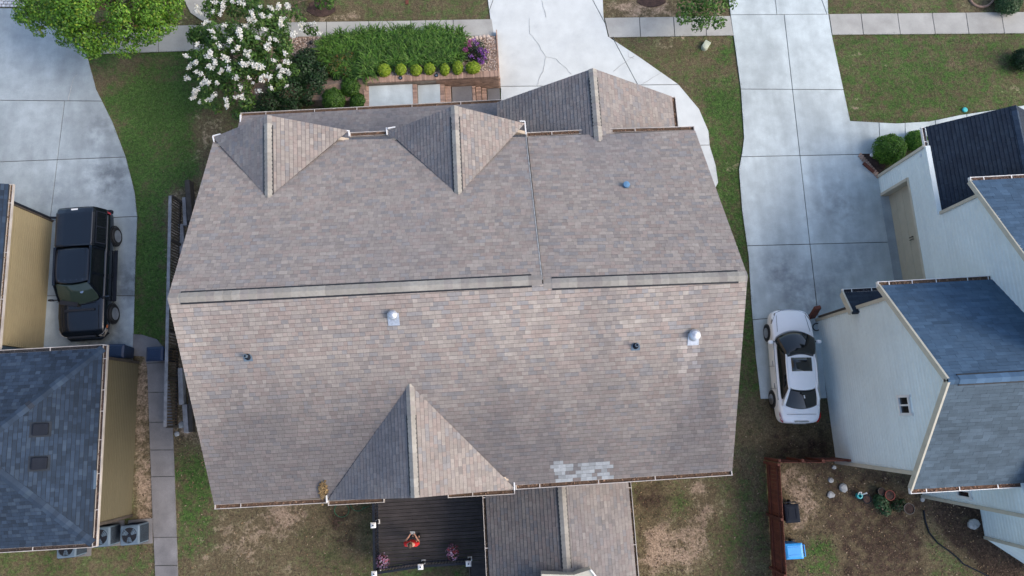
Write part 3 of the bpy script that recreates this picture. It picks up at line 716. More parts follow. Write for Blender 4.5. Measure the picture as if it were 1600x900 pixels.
    shingles(o1, [el, elb, gb, ga], PAL_BROWN, sm, tint=tint_grey(.62))  # shaded left side painted greyer than the right garage slope
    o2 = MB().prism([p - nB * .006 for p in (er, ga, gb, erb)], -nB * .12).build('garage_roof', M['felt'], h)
    shingles(o2, [er, erb, gb, ga], PAL_BROWN, sm, tint=tint_grey(.3))
    caps(h, ga, gb + V(0, -.25, 0), nA, nB, PAL_RIDGE, sm, .16, .15, .02)
    ridge_vent(h, ga.lerp(gb, .13), ga.lerp(gb, .86), nA, nB, PAL_RIDGE, sm, .13)
    MB().box(((el.x + er.x) / 2, (10.0 + ga.y - .4) / 2, 2.1), (er.x - el.x - .7, ga.y - .4 - 10.0, 4.2)).build('garage_wall', M['tanbrick'], h)
    MB().prism([V(el.x + .4, ga.y - .42, 4.2), V(er.x - .4, ga.y - .42, 4.2), V(ga.x, ga.y - .42, 6.1)], (0, -.12, 0)).build('gable_wall', M['tanbrick'], h)
    g = MB().box((ga.x, ga.y - .39, 1.1), (4.9, .06, 2.2)).build('garage_door', M['white'], h)
    # ridge vents and caps of the big ridge
    caps(h, L, Rm, nf, nr, PAL_RIDGE, sm, .17, .3, .012); caps(h, RmB, Rr, nfr, nr, PAL_RIDGE, sm, .17, .3, .012)
    Ll, LR = L.lerp(Rm, .032), L.lerp(Rm, .972)
    ridge_vent(h, Ll, LR, nf, nr, PAL_RIDGE, sm, .155)
    ridge_vent(h, RmB.lerp(Rr, .042), RmB.lerp(Rr, .957), nfr, nr, PAL_RIDGE, sm, .155)
    # gutters
    gutter(h, at(547, 213, 6.14), at(606, 210, 6.14), (0, 1, 0)); gutter(h, at(823, 213, 6.0), at(922, 208, 6.0), (0, 1, 0), .9)
    gutter(h, at(944, 207, 6.0), at(1085, 203, 6.0), (0, 1, 0), .7); gutter(h, pa - V(0, 0, .03), pb - V(0, 0, .03), (0, 1, 0), .25)
    gutter(h, RL - V(0, 0, .05), at(511, 779, 5.65), (0, -1, 0)); gutter(h, at(806, 758, 5.65), RR - V(0, 0, .05), (0, -1, 0))
    gutter(h, at(513, 783, 5.62), at(600, 778, 5.62), (0, -1, 0), .1); gutter(h, at(700, 771, 5.62), at(804, 765, 5.62), (0, -1, 0), .3)
    gutter(h, er - V(.0, 0, .05), V(er.x, 10.9, 4.25), (1, 0, 0), .8)
    # white rake returns
    for a, b, z in (((527, 203), (545, 205), 6.2), ((545, 204), (546, 213), 6.17), ((604, 200), (605, 211), 6.17), ((606, 201), (618, 199), 6.25), ((812, 190), (820, 190), 6.2), ((820, 190), (822, 210), 6.17), ((510, 757), (511, 785), 5.72), ((803, 742), (804, 766), 5.72), ((333, 213), (335, 222), 6.22), ((345, 210), (333, 213), 6.24), ((376, 180), (376, 192), 3.4)):
        MB().bar(at(*a, z), at(*b, z), .045, .09).build('rake_trim', M['white'], h)
    for a, b, z in (((566, 779.5), (700, 776), 5.66), ((648, 778.5), (700, 772.5), 5.68)):
        pass
    # things standing out of the rear slope
    slope = Matrix((V(1, 0, 0), V(0, nr.z, -nr.y), nr)).transposed()
    for u, v in ((615, 498), (1083, 529)):
        p = onplane(u, v, RL, nr) + nr * .02; r = .15 if u < 700 else .18
        f = MB().prism([p + slope @ V(x, y, .012) for x, y in ((-.18, -.22), (.18, -.22), (.18, .2), (-.18, .2))], -nr * .01).build('flue_vent', M['galv'], h)
        MB().lathe([(r, -.05), (r * .85, .13), (r * .72, .2)], p + V(0, .1, 0), 16).build('pipe', M['galv'], f, smooth=False)
        MB().lathe([(r * .95, .20), (r * 1.02, .21), (r * 1.02, .25), (r * .7, .30), (.03, .33)], p + V(0, .1, 0), 16).build('rain_cap', M['galv'], f)
        mb = MB()
        for k in range(4): a = k * 1.57 + .4; mb.tube([p + V(math.cos(a) * r * .68, .1 + math.sin(a) * r * .68, .17), p + V(math.cos(a) * r * .85, .1 + math.sin(a) * r * .85, .26)], .018, 5)
        mb.build('strut', M['galv'], f)
    for u, v in ((388, 560), (993, 543)):
        p = onplane(u, v, RL, nr) + nr * .016
        f = MB().prism([p + slope @ V(x, y, .014) for x, y in ((-.14, -.09), (.14, -.09), (.14, .06), (.08, .17), (-.08, .17), (-.14, .06))], -nr * .012).build('pipe_flashing', M['hvac'], h)
        MB().lathe([(.12, -.05), (.085, .1), (.06, .16), (.055, .17)], p + V(0, .06, 0), 14).build('pipe_boot', M['charcoal'], f)
        MB().lathe([(.055, .0), (.055, .30), (.04, .30), (.038, .2)], p + V(0, .06, 0), 12).build('pipe', M['hvac'], f)
    p = onplane(978, 290, FRR, nfr); MB().lathe([(.12, -.03), (.12, .12), (.105, .16), (.02, .17)], p, 14).build('roof_cap', M['blue_cap'], h)
    # leaf clump in the valley beside the rear gable
    mb = MB()
    for i in range(260):
        u, v = random.gauss(505.5, 2.6), random.gauss(763, 5.5); q = onplane(u, v, RL, nr) + nr * random.uniform(.02, .12); k = random.uniform(.5, 1.6); mb.col = (.20 * k, .135 * k, .06 * k)
        a = V(random.uniform(-1, 1), random.uniform(-1, 1), random.uniform(-.5, .5)) * .05; b = V(-a.y, a.x, .02); mb.poly([q + a, q + b, q - a, q - b])
    mb.build('leaf_litter', M['litter'], h, kind='stuff')
    # lower rear roof beside the deck
    xl, xr, xm, y0, y1 = -1.06, 4.36, 1.74, -1.9, -8.6
    a0, a1, b0, b1, c0, c1 = V(xl, y0, 3.2), V(xl, y1, 3.2), V(xm, y0, 4.35), V(xm, y1, 4.35), V(xr, y0, 3.2), V(xr, y1, 3.2); nA = nrm(a0, a1, b0); nB = nrm(c0, c1, b0)
    o1 = MB().prism([p - nA * .006 for p in (a0, a1, b1, b0)], -nA * .12).build('sunroom_roof', M['felt'], h); shingles(o1, [a0, a1, b1, b0], PAL_BROWN, sm, tint=shade_dark)
    o2 = MB().prism([p - nB * .006 for p in (c0, c1, b1, b0)], -nB * .12).build('sunroom_roof', M['felt'], h); shingles(o2, [c0, c1, b1, b0], PAL_BROWN, sm, tint=tint_grey(.45))
    caps(h, b0, b1, nA, nB, PAL_RIDGE, sm, .15, .15, .02, tone=.85); ridge_vent(h, b0, V(xm, -5.42, 4.35), nA, nB, PAL_RIDGE, sm, .13, tone=.9)
    gutter(h, a0 - V(0, 0, .04), a1 - V(0, 0, .04), (-1, 0, 0), .9, wd=.11, lit=(.085, .06, .04)); gutter(h, c0 - V(0, 0, .04), c1 - V(0, 0, .04), (1, 0, 0), .9, wd=.09, lit=(.11, .075, .05))
    MB().box(((xl + xr) / 2, (wy0 - 8.3) / 2, 1.55), (xr - xl - .8, wy0 + 8.3, 3.1)).build('wall', M['tanbrick'], h)
    aw = MB().prism([at(846, 897, 4.75), at(896, 898.5, 4.75), at(923, 890, 4.9), at(932, 901, 4.8), at(934, 935, 4.75), at(846, 935, 4.6)], (0, 0, -.55)).build('awning', M['cream'], h)
    MB().bar(at(923, 890, 4.93), at(933, 903, 4.83), .05, .06).build('awning_trim', M['white'], aw)
main_house()

# ================================================================== LEFT HOUSE
def left_house():
    h = thing('house', 'beige sided house with navy hipped shingle roof at the left edge beside the dark pickup', 'house', (-20, 0, 0))
    NE, SE = at(157, 544, 3.12), at(148, 849, 3.12); xe = (NE.x + SE.x) / 2; NE.x = SE.x = xe; half = (NE.y - SE.y) / 2; hz = 3.12 + half * .42
    A = V(xe - half, (NE.y + SE.y) / 2, hz); B = V(-34, A.y, hz); NW, SW = V(-34, NE.y, 3.12), V(-34, SE.y, 3.12); sm = M['slate']
    def wn(p, cx, cy, bm, c, k): return c, k * (.85 + .35 * vnoise(p.x, p.y, .7))
    nE, nN, nS = nrm(NE, SE, A), nrm(NE, NW, A), nrm(SE, SW, A)
    o = MB().prism([p - nE * .006 for p in (NE, SE, A)], -nE * .12).build('roof', M['felt_dark'], h); shingles(o, [NE, SE, A], PAL_NAVY, sm, tint=wn, wr=(.13, .26), singles=150)
    X = V(-27, 0, 0)
    o = MB().prism([p - nN * .006 for p in (NE, NW, B, A)], -nN * .12).build('roof', M['felt_dark'], h); shingles(o, [NE, V(-25.5, NE.y, 3.12), V(-25.5, A.y, hz), A], PAL_NAVY, sm, tint=wn, wr=(.13, .26), singles=75)
    o = MB().prism([p - nS * .006 for p in (SE, SW, B, A)], -nS * .12).build('roof', M['felt_dark'], h); shingles(o, [SE, V(-25.5, SE.y, 3.12), V(-25.5, A.y, hz), A], PAL_NAVY, sm, tint=wn, wr=(.13, .26), singles=75)
    PH = PAL_NAVY + [((.040, .064, .096), .6), ((.026, .034, .048), .7)]
    caps(h, NE, A, nE, nN, PH, sm, .16, .2, .012, 'hip_cap'); caps(h, SE, A, nE, nS, PH, sm, .16, .2, .012, 'hip_cap'); caps(h, A, V(-26, A.y, hz), nN, nS, PAL_NAVY, sm, .16, .2, .012)
    gutter(h, V(-27, NE.y, 3.08), NE - V(0, 0, .04), (0, 1, 0), .5, lit=(.05, .05, .055)); gutter(h, V(xe, NE.y + .12, 3.08), V(xe, SE.y - .12, 3.08), (1, 0, 0), .8, lit=(.10, .065, .05), ticks=1.1); gutter(h, V(-27, SE.y, 3.08), SE - V(0, 0, .04), (0, -1, 0), .6, lit=(.08, .06, .05))
    # pale downspout piece along the east gutter
    MB().bar(at(149, 735, 3.14), at(148, 764, 3.14), .09, .04).build('gutter_guard', M['hvac'], h)
    for u, v in ((64, 671), (62, 724)):
        p = onplane(u, v, NE, nE); m_ = Matrix((V(nE.z, 0, -nE.x), V(0, 1, 0), nE)).transposed()
        f = MB().prism([p + m_ @ V(x, y, .02) for x, y in ((-.36, -.28), (.34, -.28), (.34, .28), (-.36, .28))], -nE * .015).build('roof_vent', M['felt_dark'], h)
        b = MB(); b.prism([p + m_ @ V(x, y, .17) for x, y in ((-.24, -.22), (.26, -.22), (.26, .22), (-.24, .22))], -nE * .15); b.build('vent_hood', M['charcoal'], f, bev=.03)
    # low wing wall
    P, Q = at(207, 567), at(217, 805); P.x = Q.x = (P.x + Q.x) / 2; P.x -= .05; Q.x -= .05; ln = (Q - P).length
    backing(h, P, Q, [(0, 0), (ln, 0), (ln, 3.05), (0, 3.05)], M['olive'], out=(1, 0, 0)); siding(h, P, Q, [[(0, 0), (ln, 0), (ln, 3.02), (0, 3.02)]], M['olive'], .125, out=(1, 0, 0))
    for q in (P, Q): MB().bar(q + V(.02, 0, 0), q + V(.02, 0, 3.0), .11, .11).build('corner_board', M['darkwood'], h)
    for y, s in ((P.y, 1), (Q.y, -1)): MB().box(((P.x - 34) / 2, y - s * .085, 1.5), (34 + P.x, .15, 3.0)).build('wall', M['olive'], h)
    # north block with its wall beside the pickup
    P2, Q2 = at(80, 347), at(69, 548); P2.x = Q2.x = -20.25; ln = (Q2 - P2).length
    backing(h, P2, Q2, [(0, 0), (ln, 0), (ln, 3), (0, 3)], M['beige'], out=(1, 0, 0)); siding(h, P2, Q2, [[(0, 0), (ln, 0), (ln, 2.95), (0, 2.95)]], M['beige'], .125, out=(1, 0, 0))
    MB().bar(P2 + V(.02, .03, 0), P2 + V(.02, .03, 2.9), .09, .13).build('corner_board', M['darkwood'], h)
    MB().box((-27, P2.y - .08, 1.5), (13.4, .15, 3.0)).build('wall', M['beige'], h)
    a, b = V(-20.12, P2.y + .75, 3.0), V(-20.12, NE.y - .2, 3.0); c, d = V(-26, a.y, 5.4), V(-26, b.y, 5.4); n = nrm(a, b, c)
    o = MB().prism([p - n * .006 for p in (a, b, d, c)], -n * .12).build('roof', M['felt_dark'], h); shingles(o, [a, b, V(-22.5, b.y, 3.0 + 2.4 * 2.38 / 5.88), V(-22.5, a.y, 3.0 + 2.4 * 2.38 / 5.88)], PAL_NAVY, sm)
    gutter(h, a - V(0, 0, .04), b - V(0, 0, .04), (1, 0, 0), .9, lit=(.17, .11, .06), wd=.12)
    MB().tube([P2 + V(.08, .1, 2.7), P2 + V(.08, .1, .35), P2 + V(.5, .13, .12), P2 + V(.95, .18, .07)], .055, 8).build('downspout', M['charcoal'], h)
left_house()

# ================================================================== RIGHT HOUSE
def right_house():
    h = thing('house', 'pale sided house with blue shingle roofs and a tan garage door at the right edge', 'house', (20, 2, 0)); sm = M['slate']; WEST = (-1, 0, 0)
    ps = M['palesiding']; cr = M['cream']
    # --- garage wall, north block (x 17.6)
    xa = 17.6; yN, yC, yS = 9.9, 6.98, 2.2
    A, B = V(xa, yN, 0), V(xa, yS, 0); T = lambda y: yN - y
    d0, d1 = 8.97, 4.3   # garage door along y
    top = lambda y: 6.25 + (yC - y) * .57
    backing(h, A, B, [(0, 2.15), (T(yC), 2.15), (T(yS), 2.15), (T(yS), top(yS)), (T(yC), top(yC)), (T(yC), 3.7), (0, 3.7)], ps, out=WEST)
    backing(h, A, B, [(0, 0), (T(d0), 0), (T(d0), 2.15), (0, 2.15)], ps, out=WEST); backing(h, A, B, [(T(d1), 0), (T(yS), 0), (T(yS), 2.15), (T(d1), 2.15)], ps, out=WEST)
    siding(h, A, B, [[(0, 0), (T(d0), 0), (T(d0), 2.15), (0, 2.15)], [(T(d1), 0), (T(yS), 0), (T(yS), 2.15), (T(d1), 2.15)], [(0, 2.15), (T(yS), 2.15), (T(yS), 3.7), (0, 3.7)], [(T(yC), 3.7), (T(yS), 3.7), (T(yS), top(yS)), (T(yC), top(yC))]], ps, .18, out=WEST)
    MB().bar(A + V(-.03, 0, 0), A + V(-.03, 0, 3.6), .12, .12).build('corner_board', cr, h)
    MB().bar(V(xa - .03, yC, 3.9), V(xa - .03, yC, 6.2), .12, .12).build('corner_board', cr, h)
    # recessed door: reveal, sectional panels
    dr = MB()
    dr.box((xa + .16, d0 + .02, 1.07), (.36, .05, 2.15)); dr.box((xa + .16, (d0 + d1) / 2, 2.17), (.36, d0 - d1, .05)); dr.box((xa - .03, d0 + .06, 1.07), (.05, .12, 2.2)); dr.box((xa - .03, (d0 + d1) / 2, 2.2), (.05, d0 - d1 + .2, .12))
    fo = dr.build('door_frame', cr, h)
    gd = MB().box((xa + .36, (d0 + d1) / 2, 1.06), (.03, d0 - d1, 2.12)).build('garage_door', M['garage_door'], h)
    for k in range(4):
        MB().box((xa + .335, (d0 + d1) / 2, .265 + .53 * k), (.03, d0 - d1 - .02, .515)).build('door_panel', M['garage_door'], gd, bev=.01)
    for dy in (-.055, .055):
        MB().tube([V(xa + .30, 6.62 + dy, 1.12), V(xa + .27, 6.62 + dy, 1.12), V(xa + .27, 6.62 + dy, 1.36), V(xa + .30, 6.62 + dy, 1.36)], .018, 6).build('door_handle', M['black'], gd)
    MB().box((xa + .14, (d0 + d1) / 2, .035), (.42, d0 - d1 - .04, .05)).build('door_sill', M['conc_left'], h)
    # low front roof over the garage
    g1, g2 = at(1449, 198, 3.6), at(1467, 331, 3.6); p1 = at(1587, 167, 5.3); g1.x = g2.x = (g1.x + g2.x) / 2; p1.y = g1.y; p2 = V(p1.x, g2.y, p1.z); n = nrm(g1, g2, p1)
    o = MB().prism([p - n * .006 for p in (g1, g2, p2, p1)], -n * .12).build('roof', M['felt_dark'], h); shingles(o, [g1, g2, p2, p1], PAL_DARK, sm, expo=.14)
    e1, e2 = V(2 * p1.x - g1.x, p1.y, 3.6), V(2 * p1.x - g1.x, g2.y, 3.6); n2 = nrm(p1, p2, e1)
    o = MB().prism([p - n2 * .006 for p in (p1, p2, e2, e1)], -n2 * .12).build('roof', M['felt_dark'], h); shingles(o, [e1, e2, p2, p1], PAL_DARK, sm, expo=.14)
    caps(h, p1, p2, n, n2, PAL_NAVY, sm, .15, .2, .012)
    gutter(h, g1 - V(0, 0, .04), g2 - V(0, 0, .04), (-1, 0, 0), .9, m=M['white'], ticks=.9, lit=(.15, .10, .08))
    MB().lathe([(.09, 0), (.10, .03), (.06, .05), (.02, .06)], (g1.x - .2, 9.65, 3.3), 12).build('flood_light', M['white'], h)
    MB().box((p1.x, g1.y - .7, 1.8), (e1.x - g1.x - .8, .15, 3.6)).build('wall', ps, h)
    # --- upper roof with its west rake
    q0 = V(17.3, 7.5, 6.28); pk = 1.9; slope = .57
    q1 = V(17.3, pk, 6.28 + (7.5 - pk) * slope); q2, q3 = V(27, pk, q1.z), V(27, 7.5, q0.z); n = nrm(q0, q1, q2)
    o = MB().prism([p - n * .006 for p in (q0, q1, q2, q3)], -n * .14).build('roof', M['felt_dark'], h); shingles(o, [q0, q3 - V(6, 0, 0), q2 - V(6, 0, 0), q1], PAL_BLUE, sm, wr=(.2, .4))
    MB().bar(q0 + V(0, 0, -.1), q1 + V(0, 0, -.1), .10, .18).build('rake_board', cr, h)
    gutter(h, q0 - V(0, 0, .04), q3 - V(0, 0, .04), (0, 1, 0), .9, m=M['white'], ticks=1.1, lit=(.15, .10, .08))
    r1 = V(17.3, 2 * pk - 7.5, q0.z); n2 = nrm(q1, q2, r1); o = MB().prism([p - n2 * .006 for p in (q1, q2, V(27, r1.y, r1.z), r1)], -n2 * .14).build('roof', M['felt_dark'], h)
    MB().box((23.2, (yC - 4.2) / 2, 3), (7.6, yC + 4.0, 6.0)).build('wall', ps, h)
    # --- gabled block with window, west wall x 13.83
    A, B = at(1281, 495), at(1302, 722); xb = (A.x + B.x) / 2; A.x = B.x = xb; A.y, B.y = 3.42, -2.70; ln = A.y - B.y; ze, zp, yp = 6.1, 8.72, .33
    poly = [(0, 0), (ln, 0), (ln, ze), (A.y - yp, zp), (0, ze)]
    backing(h, A, B, poly, ps, out=WEST); siding(h, A, B, [poly], ps, .18, out=WEST)
    for q in (A, B): MB().bar(q + V(-.03, 0, 0), q + V(-.03, 0, ze), .13, .13).build('corner_board', cr, h)
    w_ = window(h, V(xb - .03, -.39, 5.86), V(0, 1, 0), V(-1, 0, 0), .62, .62)
    xr_ = xb - .38; N0, S0, K = V(xr_, 3.86, 6.0), V(xr_, -3.2, 6.0), V(xr_, yp, 8.98); xe = 22.0
    N1, S1, K1 = V(xe, N0.y, 6.0), V(xe, S0.y, 6.0), V(xe, yp, K.z); nN, nS = nrm(N0, N1, K), nrm(S0, S1, K)
    def blue(p, cx, cy, bm, c, k): return c, k * (.92 + .16 * vnoise(p.x, p.y * 2, 1.1))
    o = MB().prism([p - nN * .006 for p in (N0, N1, K1, K)], -nN * .14).build('roof', M['felt_dark'], h); shingles(o, [N0, V(19.6, N0.y, 6.0), V(19.6, yp, K.z), K], PAL_BLUE, sm, tint=blue, wr=(.2, .4))
    o = MB().prism([p - nS * .006 for p in (S0, S1, K1, K)], -nS * .14).build('roof', M['felt_dark'], h); shingles(o, [S0, V(19.6, S0.y, 6.0), V(19.6, yp, K.z), K], [((.072, .105, .135), 3), ((.08, .115, .148), 2), ((.065, .095, .122), 2)], sm, tint=blue, wr=(.2, .4))  # same roof as the north slope; greyer palette paints the sunlit side
    for e in (N0, S0):
        MB().bar(e + V(.03, 0, -.1), K + V(.03, 0, -.1), .07, .2).build('rake_board', cr, h)
        MB().bar(e + V(.2, 0, -.17), K + V(.2, 0, -.17), .3, .03, nN if e is N0 else nS).build('soffit', cr, h)
    caps(h, K, V(19.6, yp, K.z), nN, nS, PAL_BLUE, sm, .15, .2, .012, tone=1.1); ridge_vent(h, K + V(.35, 0, 0), V(19.6, yp, K.z), nN, nS, PAL_BLUE, sm, .15, tone=1.35)
    gutter(h, N0 - V(0, 0, .04), V(18.6, N0.y, 5.96), (0, 1, 0), 1, m=M['white'], ticks=.9, lit=(.20, .13, .085)); gutter(h, S0 - V(0, 0, .04), V(19.6, S0.y, 5.96), (0, -1, 0), 1, m=M['white'], ticks=1.2, lit=(.20, .115, .075))
    MB().box((xb + 2, A.y - .09, 3), (3.6, .15, 6.0)).build('wall', ps, h); MB().box((xb + 2, B.y + .09, 3), (3.6, .15, 6.0)).build('wall', ps, h)
    # small roof on the north side of the gabled block
    s0, s1 = V(xr_ + .1, 4.1, 3.25), V(xa, 4.1, 3.25); s2, s3 = V(xa, 3.22, 3.75), V(xr_ + .1, 3.22, 3.75); n = nrm(s0, s1, s2)
    o = MB().prism([p - n * .006 for p in (s0, s1, s2, s3)], -n * .12).build('side_roof', M['felt_dark'], h); shingles(o, [s0, s1, s2, s3], PAL_DARK, sm)
    MB().bar(s0 + V(-.03, 0, -.12), s3 + V(-.03, 0, -.12), .07, .26).build('rake_board', cr, h); gutter(h, s0 - V(0, 0, .03), s1 - V(0, 0, .03), (0, 1, 0), .4, m=M['white'], ticks=.8, lit=(.05, .05, .06))
    a = onwall(1363, 480, A, B) + V(.05, .08, .15)
    MB().tube([a + V(0, 0, -.05), a + V(-.02, 0, .35), a + V(.05, .06, .62), a + V(.22, .1, .72), a + V(.34, .1, .68)], .065, 10).build('vent_pipe', M['pvc'], h, smooth=True)
    # --- rear wings
    xc = 17.3; A2, B2 = V(xc, -3.0, 0), V(xc, -4.3, 0); pl = [(0, 0), (1.3, 0), (1.3, 6), (0, 6)]
    backing(h, A2, B2, pl, ps, out=WEST); siding(h, A2, B2, [pl], ps, .18, out=WEST); MB().bar(B2 + V(-.03, 0, 0), B2 + V(-.03, 0, 6), .12, .12).build('corner_board', cr, h)
    window(h, V(xc - .03, -3.78, 2.85), V(0, 1, 0), V(-1, 0, 0), .5, .75)
    MB().box((xc + 2.4, -4.22, 3), (4.7, .15, 6)).build('wall', ps, h)
    xd = 19.65; A3, B3 = V(xd, -4.3, 0), V(xd, -6.1, 0); pl = [(0, 0), (1.8, 0), (1.8, 3.4), (0, 3.4)]
    backing(h, A3, B3, pl, ps, out=WEST); siding(h, A3, B3, [pl], ps, .18, out=WEST); MB().bar(B3 + V(-.03, 0, 0), B3 + V(-.03, 0, 3.4), .12, .12).build('corner_board', cr, h)
    A4, B4 = V(xd, -6.12, 0), V(21.6, -7.6, 0); ln = (B4 - A4).length; pl = [(0, 0), (ln, 0), (ln, 3.4), (0, 3.4)]
    backing(h, A4, B4, pl, ps, out=(-1, -1, 0)); siding(h, A4, B4, [pl], ps, .18, out=(-1, -1, 0))
    # brown downspout end at the drive corner
    MB().tube([A + V(-.1, .1, 3.4), A + V(-.1, .1, .5)], .05, 8).build('downspout', M['darkwood'], h)
right_house()
# ================================================================== VEHICLES
def loft_car(root, st, paint, name='body'):
    """st: stations (y, half width, z top, z shoulder, z sill) rear to front"""
    mb = MB(); ring = []
    for y, w_, zt, zs, zb in st:
        half = [(w_ * .88, zb), (w_ * .985, zb + .10), (w_, (zb + zs) / 2 + .04), (w_ * .985, zs), (w_ * .90, zs + (zt - zs) * .62), (w_ * .62, zt - .005), (w_ * .30, zt + .004)]
        ring.append([(x, y, z) for x, z in half] + [(-x, y, z) for x, z in reversed(half)])
    n = len(ring[0])
    for r in ring: mb.add(r, [])
    for i in range(len(ring) - 1):
        for k in range(n): mb.f.append((i * n + k, i * n + (k + 1) % n, (i + 1) * n + (k + 1) % n, (i + 1) * n + k)); mb.mi.append(0)
    mb.f.append(tuple(range(n - 1, -1, -1))); mb.f.append(tuple(range((len(ring) - 1) * n, len(ring) * n))); mb.mi += [0, 0]
    return mb.build(name, paint, root, smooth=True, sub=2)
def wheel(root, x, y, r, wd, dark=False):
    s = 1 if x > 0 else -1; Mx = Matrix(((0, 0, 1), (1, 0, 0), (0, 1, 0)))
    t = MB().lathe([(r * .66, -wd / 2), (r * .95, -wd / 2), (r, -wd * .36), (r, wd * .36), (r * .95, wd / 2), (r * .66, wd / 2)], (x, y, r), 28, Mx).build('wheel', M['rubber'], root, smooth=False)
    mb = MB(); xo = x + s * wd * .42
    mb.lathe([(r * .10, -.02), (r * .16, .012 * 1), (r * .13, .02)], (xo, y, r), 12, Mx)
    for k in range(6):
        a = k * math.pi / 3 + .2; d = V(0, math.cos(a), math.sin(a)); mb.bar(V(xo, y, r) + d * r * .1, V(xo, y, r) + d * r * .63, .03, .07, d.cross(V(1, 0, 0)))
    mb.lathe([(r * .60, -.03), (r * .68, -.03), (r * .68, .03), (r * .60, .03)], (xo, y, r), 28, Mx)
    mb.build('rim', M['rim'], t)
    MB().lathe([(r * .6, -.01), (r * .6, .01)], (x + s * wd * .2, y, r), 20, Mx).build('brake_disc', M['black'], t)
def sheet(root, name, P, m, th=.012, sub=0, smooth=True, label=None):
    """P: rows of points -> thin curved panel"""
    mb = MB(); k = len(P[0])
    for r in P: mb.add(r, [])
    for i in range(len(P) - 1):
        for j in range(k - 1): mb.f.append((i * k + j, i * k + j + 1, (i + 1) * k + j + 1, (i + 1) * k + j)); mb.mi.append(0)
    o = mb.build(name, m, root, smooth=smooth, label=label)
    s = o.modifiers.new('t', 'SOLIDIFY'); s.thickness = th; s.offset = 0
    if sub: q = o.modifiers.new('s', 'SUBSURF'); q.levels = q.render_levels = sub
    return o
def sedan():
    c = at(1241, 571, .8); a = at(1232, 484, .6); b = at(1250, 658, .8); d = a - b
    r = thing('sedan', 'white sedan with an open-looking dark sunroof parked on the pale drive by the sided wall', 'car', (c.x, c.y, .05), None, math.atan2(d.y, d.x) - math.pi / 2, True)
    r['label'] = 'white sedan with a dark sunroof parked on the right drive beside the pale wall'
    W = M['carwhite']; G = M['glass']
    st = [(-2.43, .40, .78, .62, .36), (-2.41, .60, .90, .70, .30), (-2.36, .74, .98, .80, .27), (-2.24, .83, 1.04, .87, .25), (-1.95, .875, 1.08, .92, .23), (-1.4, .905, 1.09, .95, .21), (-.6, .92, 1.04, .95, .2), (.4, .92, 1.02, .93, .2), (1.1, .915, 1.01, .90, .2), (1.5, .905, .97, .86, .2), (1.9, .885, .90, .80, .22), (2.12, .85, .83, .73, .23), (2.27, .78, .77, .67, .25), (2.36, .66, .71, .60, .28), (2.41, .48, .65, .54, .32), (2.43, .28, .60, .50, .36)]
    body = loft_car(r, st, W)
    # glasshouse: windscreen, rear window, side glass, roof
    rw = .565; bw = .80
    def lerp(a, b, t): return V(*a).lerp(V(*b), t)
    def arc(y, z, w_, bow, zc, n=9): return [V(w_ * (2 * i / (n - 1) - 1), y - bow * (2 * i / (n - 1) - 1) ** 2, z + zc * (1 - (2 * i / (n - 1) - 1) ** 2)) for i in range(n)]
    f0 = arc(1.40, 1.0, bw, .30, .03); f1 = arc(.50, 1.41, rw, .12, .045); fm = [a.lerp(b, .5) + V(0, .03, .035) for a, b in zip(f0, f1)]
    b0 = arc(-1.86, 1.07, bw * .90, -.18, .02); b1 = arc(-1.10, 1.41, rw * .97, -.10, .045); bm_ = [a.lerp(b, .5) + V(0, -.03, .03) for a, b in zip(b0, b1)]
    sheet(r, 'windscreen', [f0, fm, f1], G, sub=1); sheet(r, 'rear_window', [b0, bm_, b1], G, sub=1)
    rows = [f1]; 
    for y, w_, z in ((.1, .585, 1.445), (-.3, .59, 1.455), (-.7, .58, 1.445)): rows.append(arc(y, z, w_, 0, .045))
    rows.append(b1)
    up = [[p + V(0, 0, .008) for p in q] for q in rows]; roof = sheet(r, 'roof', up, W, .03, 1)
    for s in (-1, 1):
        E = 0 if s < 0 else -1
        top_ = [q[E] + V(s * .01, 0, -.004) for q in rows]; bot = [V(s * .80, y, z) for y, z in ((1.02, 1.0), (.45, 1.0), (-.25, 1.0), (-.95, 1.02), (-1.62, 1.06))]
        mid = [a.lerp(b, .5) + V(s * .045, 0, .01) for a, b in zip(top_, bot)]
        sheet(r, 'side_window', [bot, mid, top_], G, .012, 1)
        mb = MB(); mb.tube([f0[E] + V(s * .0, .0, .0), fm[E] + V(s * .02, 0, .012), f1[E] + V(s * .012, 0, .012)] + [p + V(s * .016, 0, .012) for p in top_[1:-1]] + [b1[E] + V(s * .012, 0, .01), bm_[E] + V(s * .03, 0, .005), b0[E]], [.035, .035, .04, .035, .035, .035, .05, .065, .075], 8)
        mb.build('pillar', W, r, smooth=True)
        MB().bar(V(s * .885, -1.45, .955), V(s * .885, 1.05, .94), .025, .02).build('window_trim', M['chrome'], r)
        mr = MB().lathe([(.04, -.10), (.075, -.08), (.085, .02), (.07, .10), (.02, .12)], (s * 1.02, .98, 1.0), 12, Matrix(((0, 0, s), (1, 0, 0), (0, .8, 0)))).build('mirror', W, r, smooth=True)
        MB().bar(V(s * .84, 1.0, .97), V(s * .98, .98, .99), .05, .04).build('mirror_arm', M['black'], mr)
        # lights
        MB().add([(s * .80, -2.30, .80), (s * .845, -2.05, .86), (s * .875, -1.93, .93), (s * .83, -2.18, .97), (s * .74, -2.36, .93), (s * .70, -2.40, .82)], [(0, 1, 2, 3, 4, 5)]).build('tail_light', M['lampred'], r)
        tl = r.children[-1]; q = tl.modifiers.new('t', 'SOLIDIFY'); q.thickness = .06; q.offset = 0
        MB().add([(s * .885, 1.78, .80), (s * .80, 2.12, .74), (s * .70, 2.26, .70), (s * .62, 2.27, .77), (s * .76, 2.05, .84), (s * .86, 1.80, .86)], [(0, 1, 2, 3, 4, 5)]).build('headlight', M['lampclear'], r)
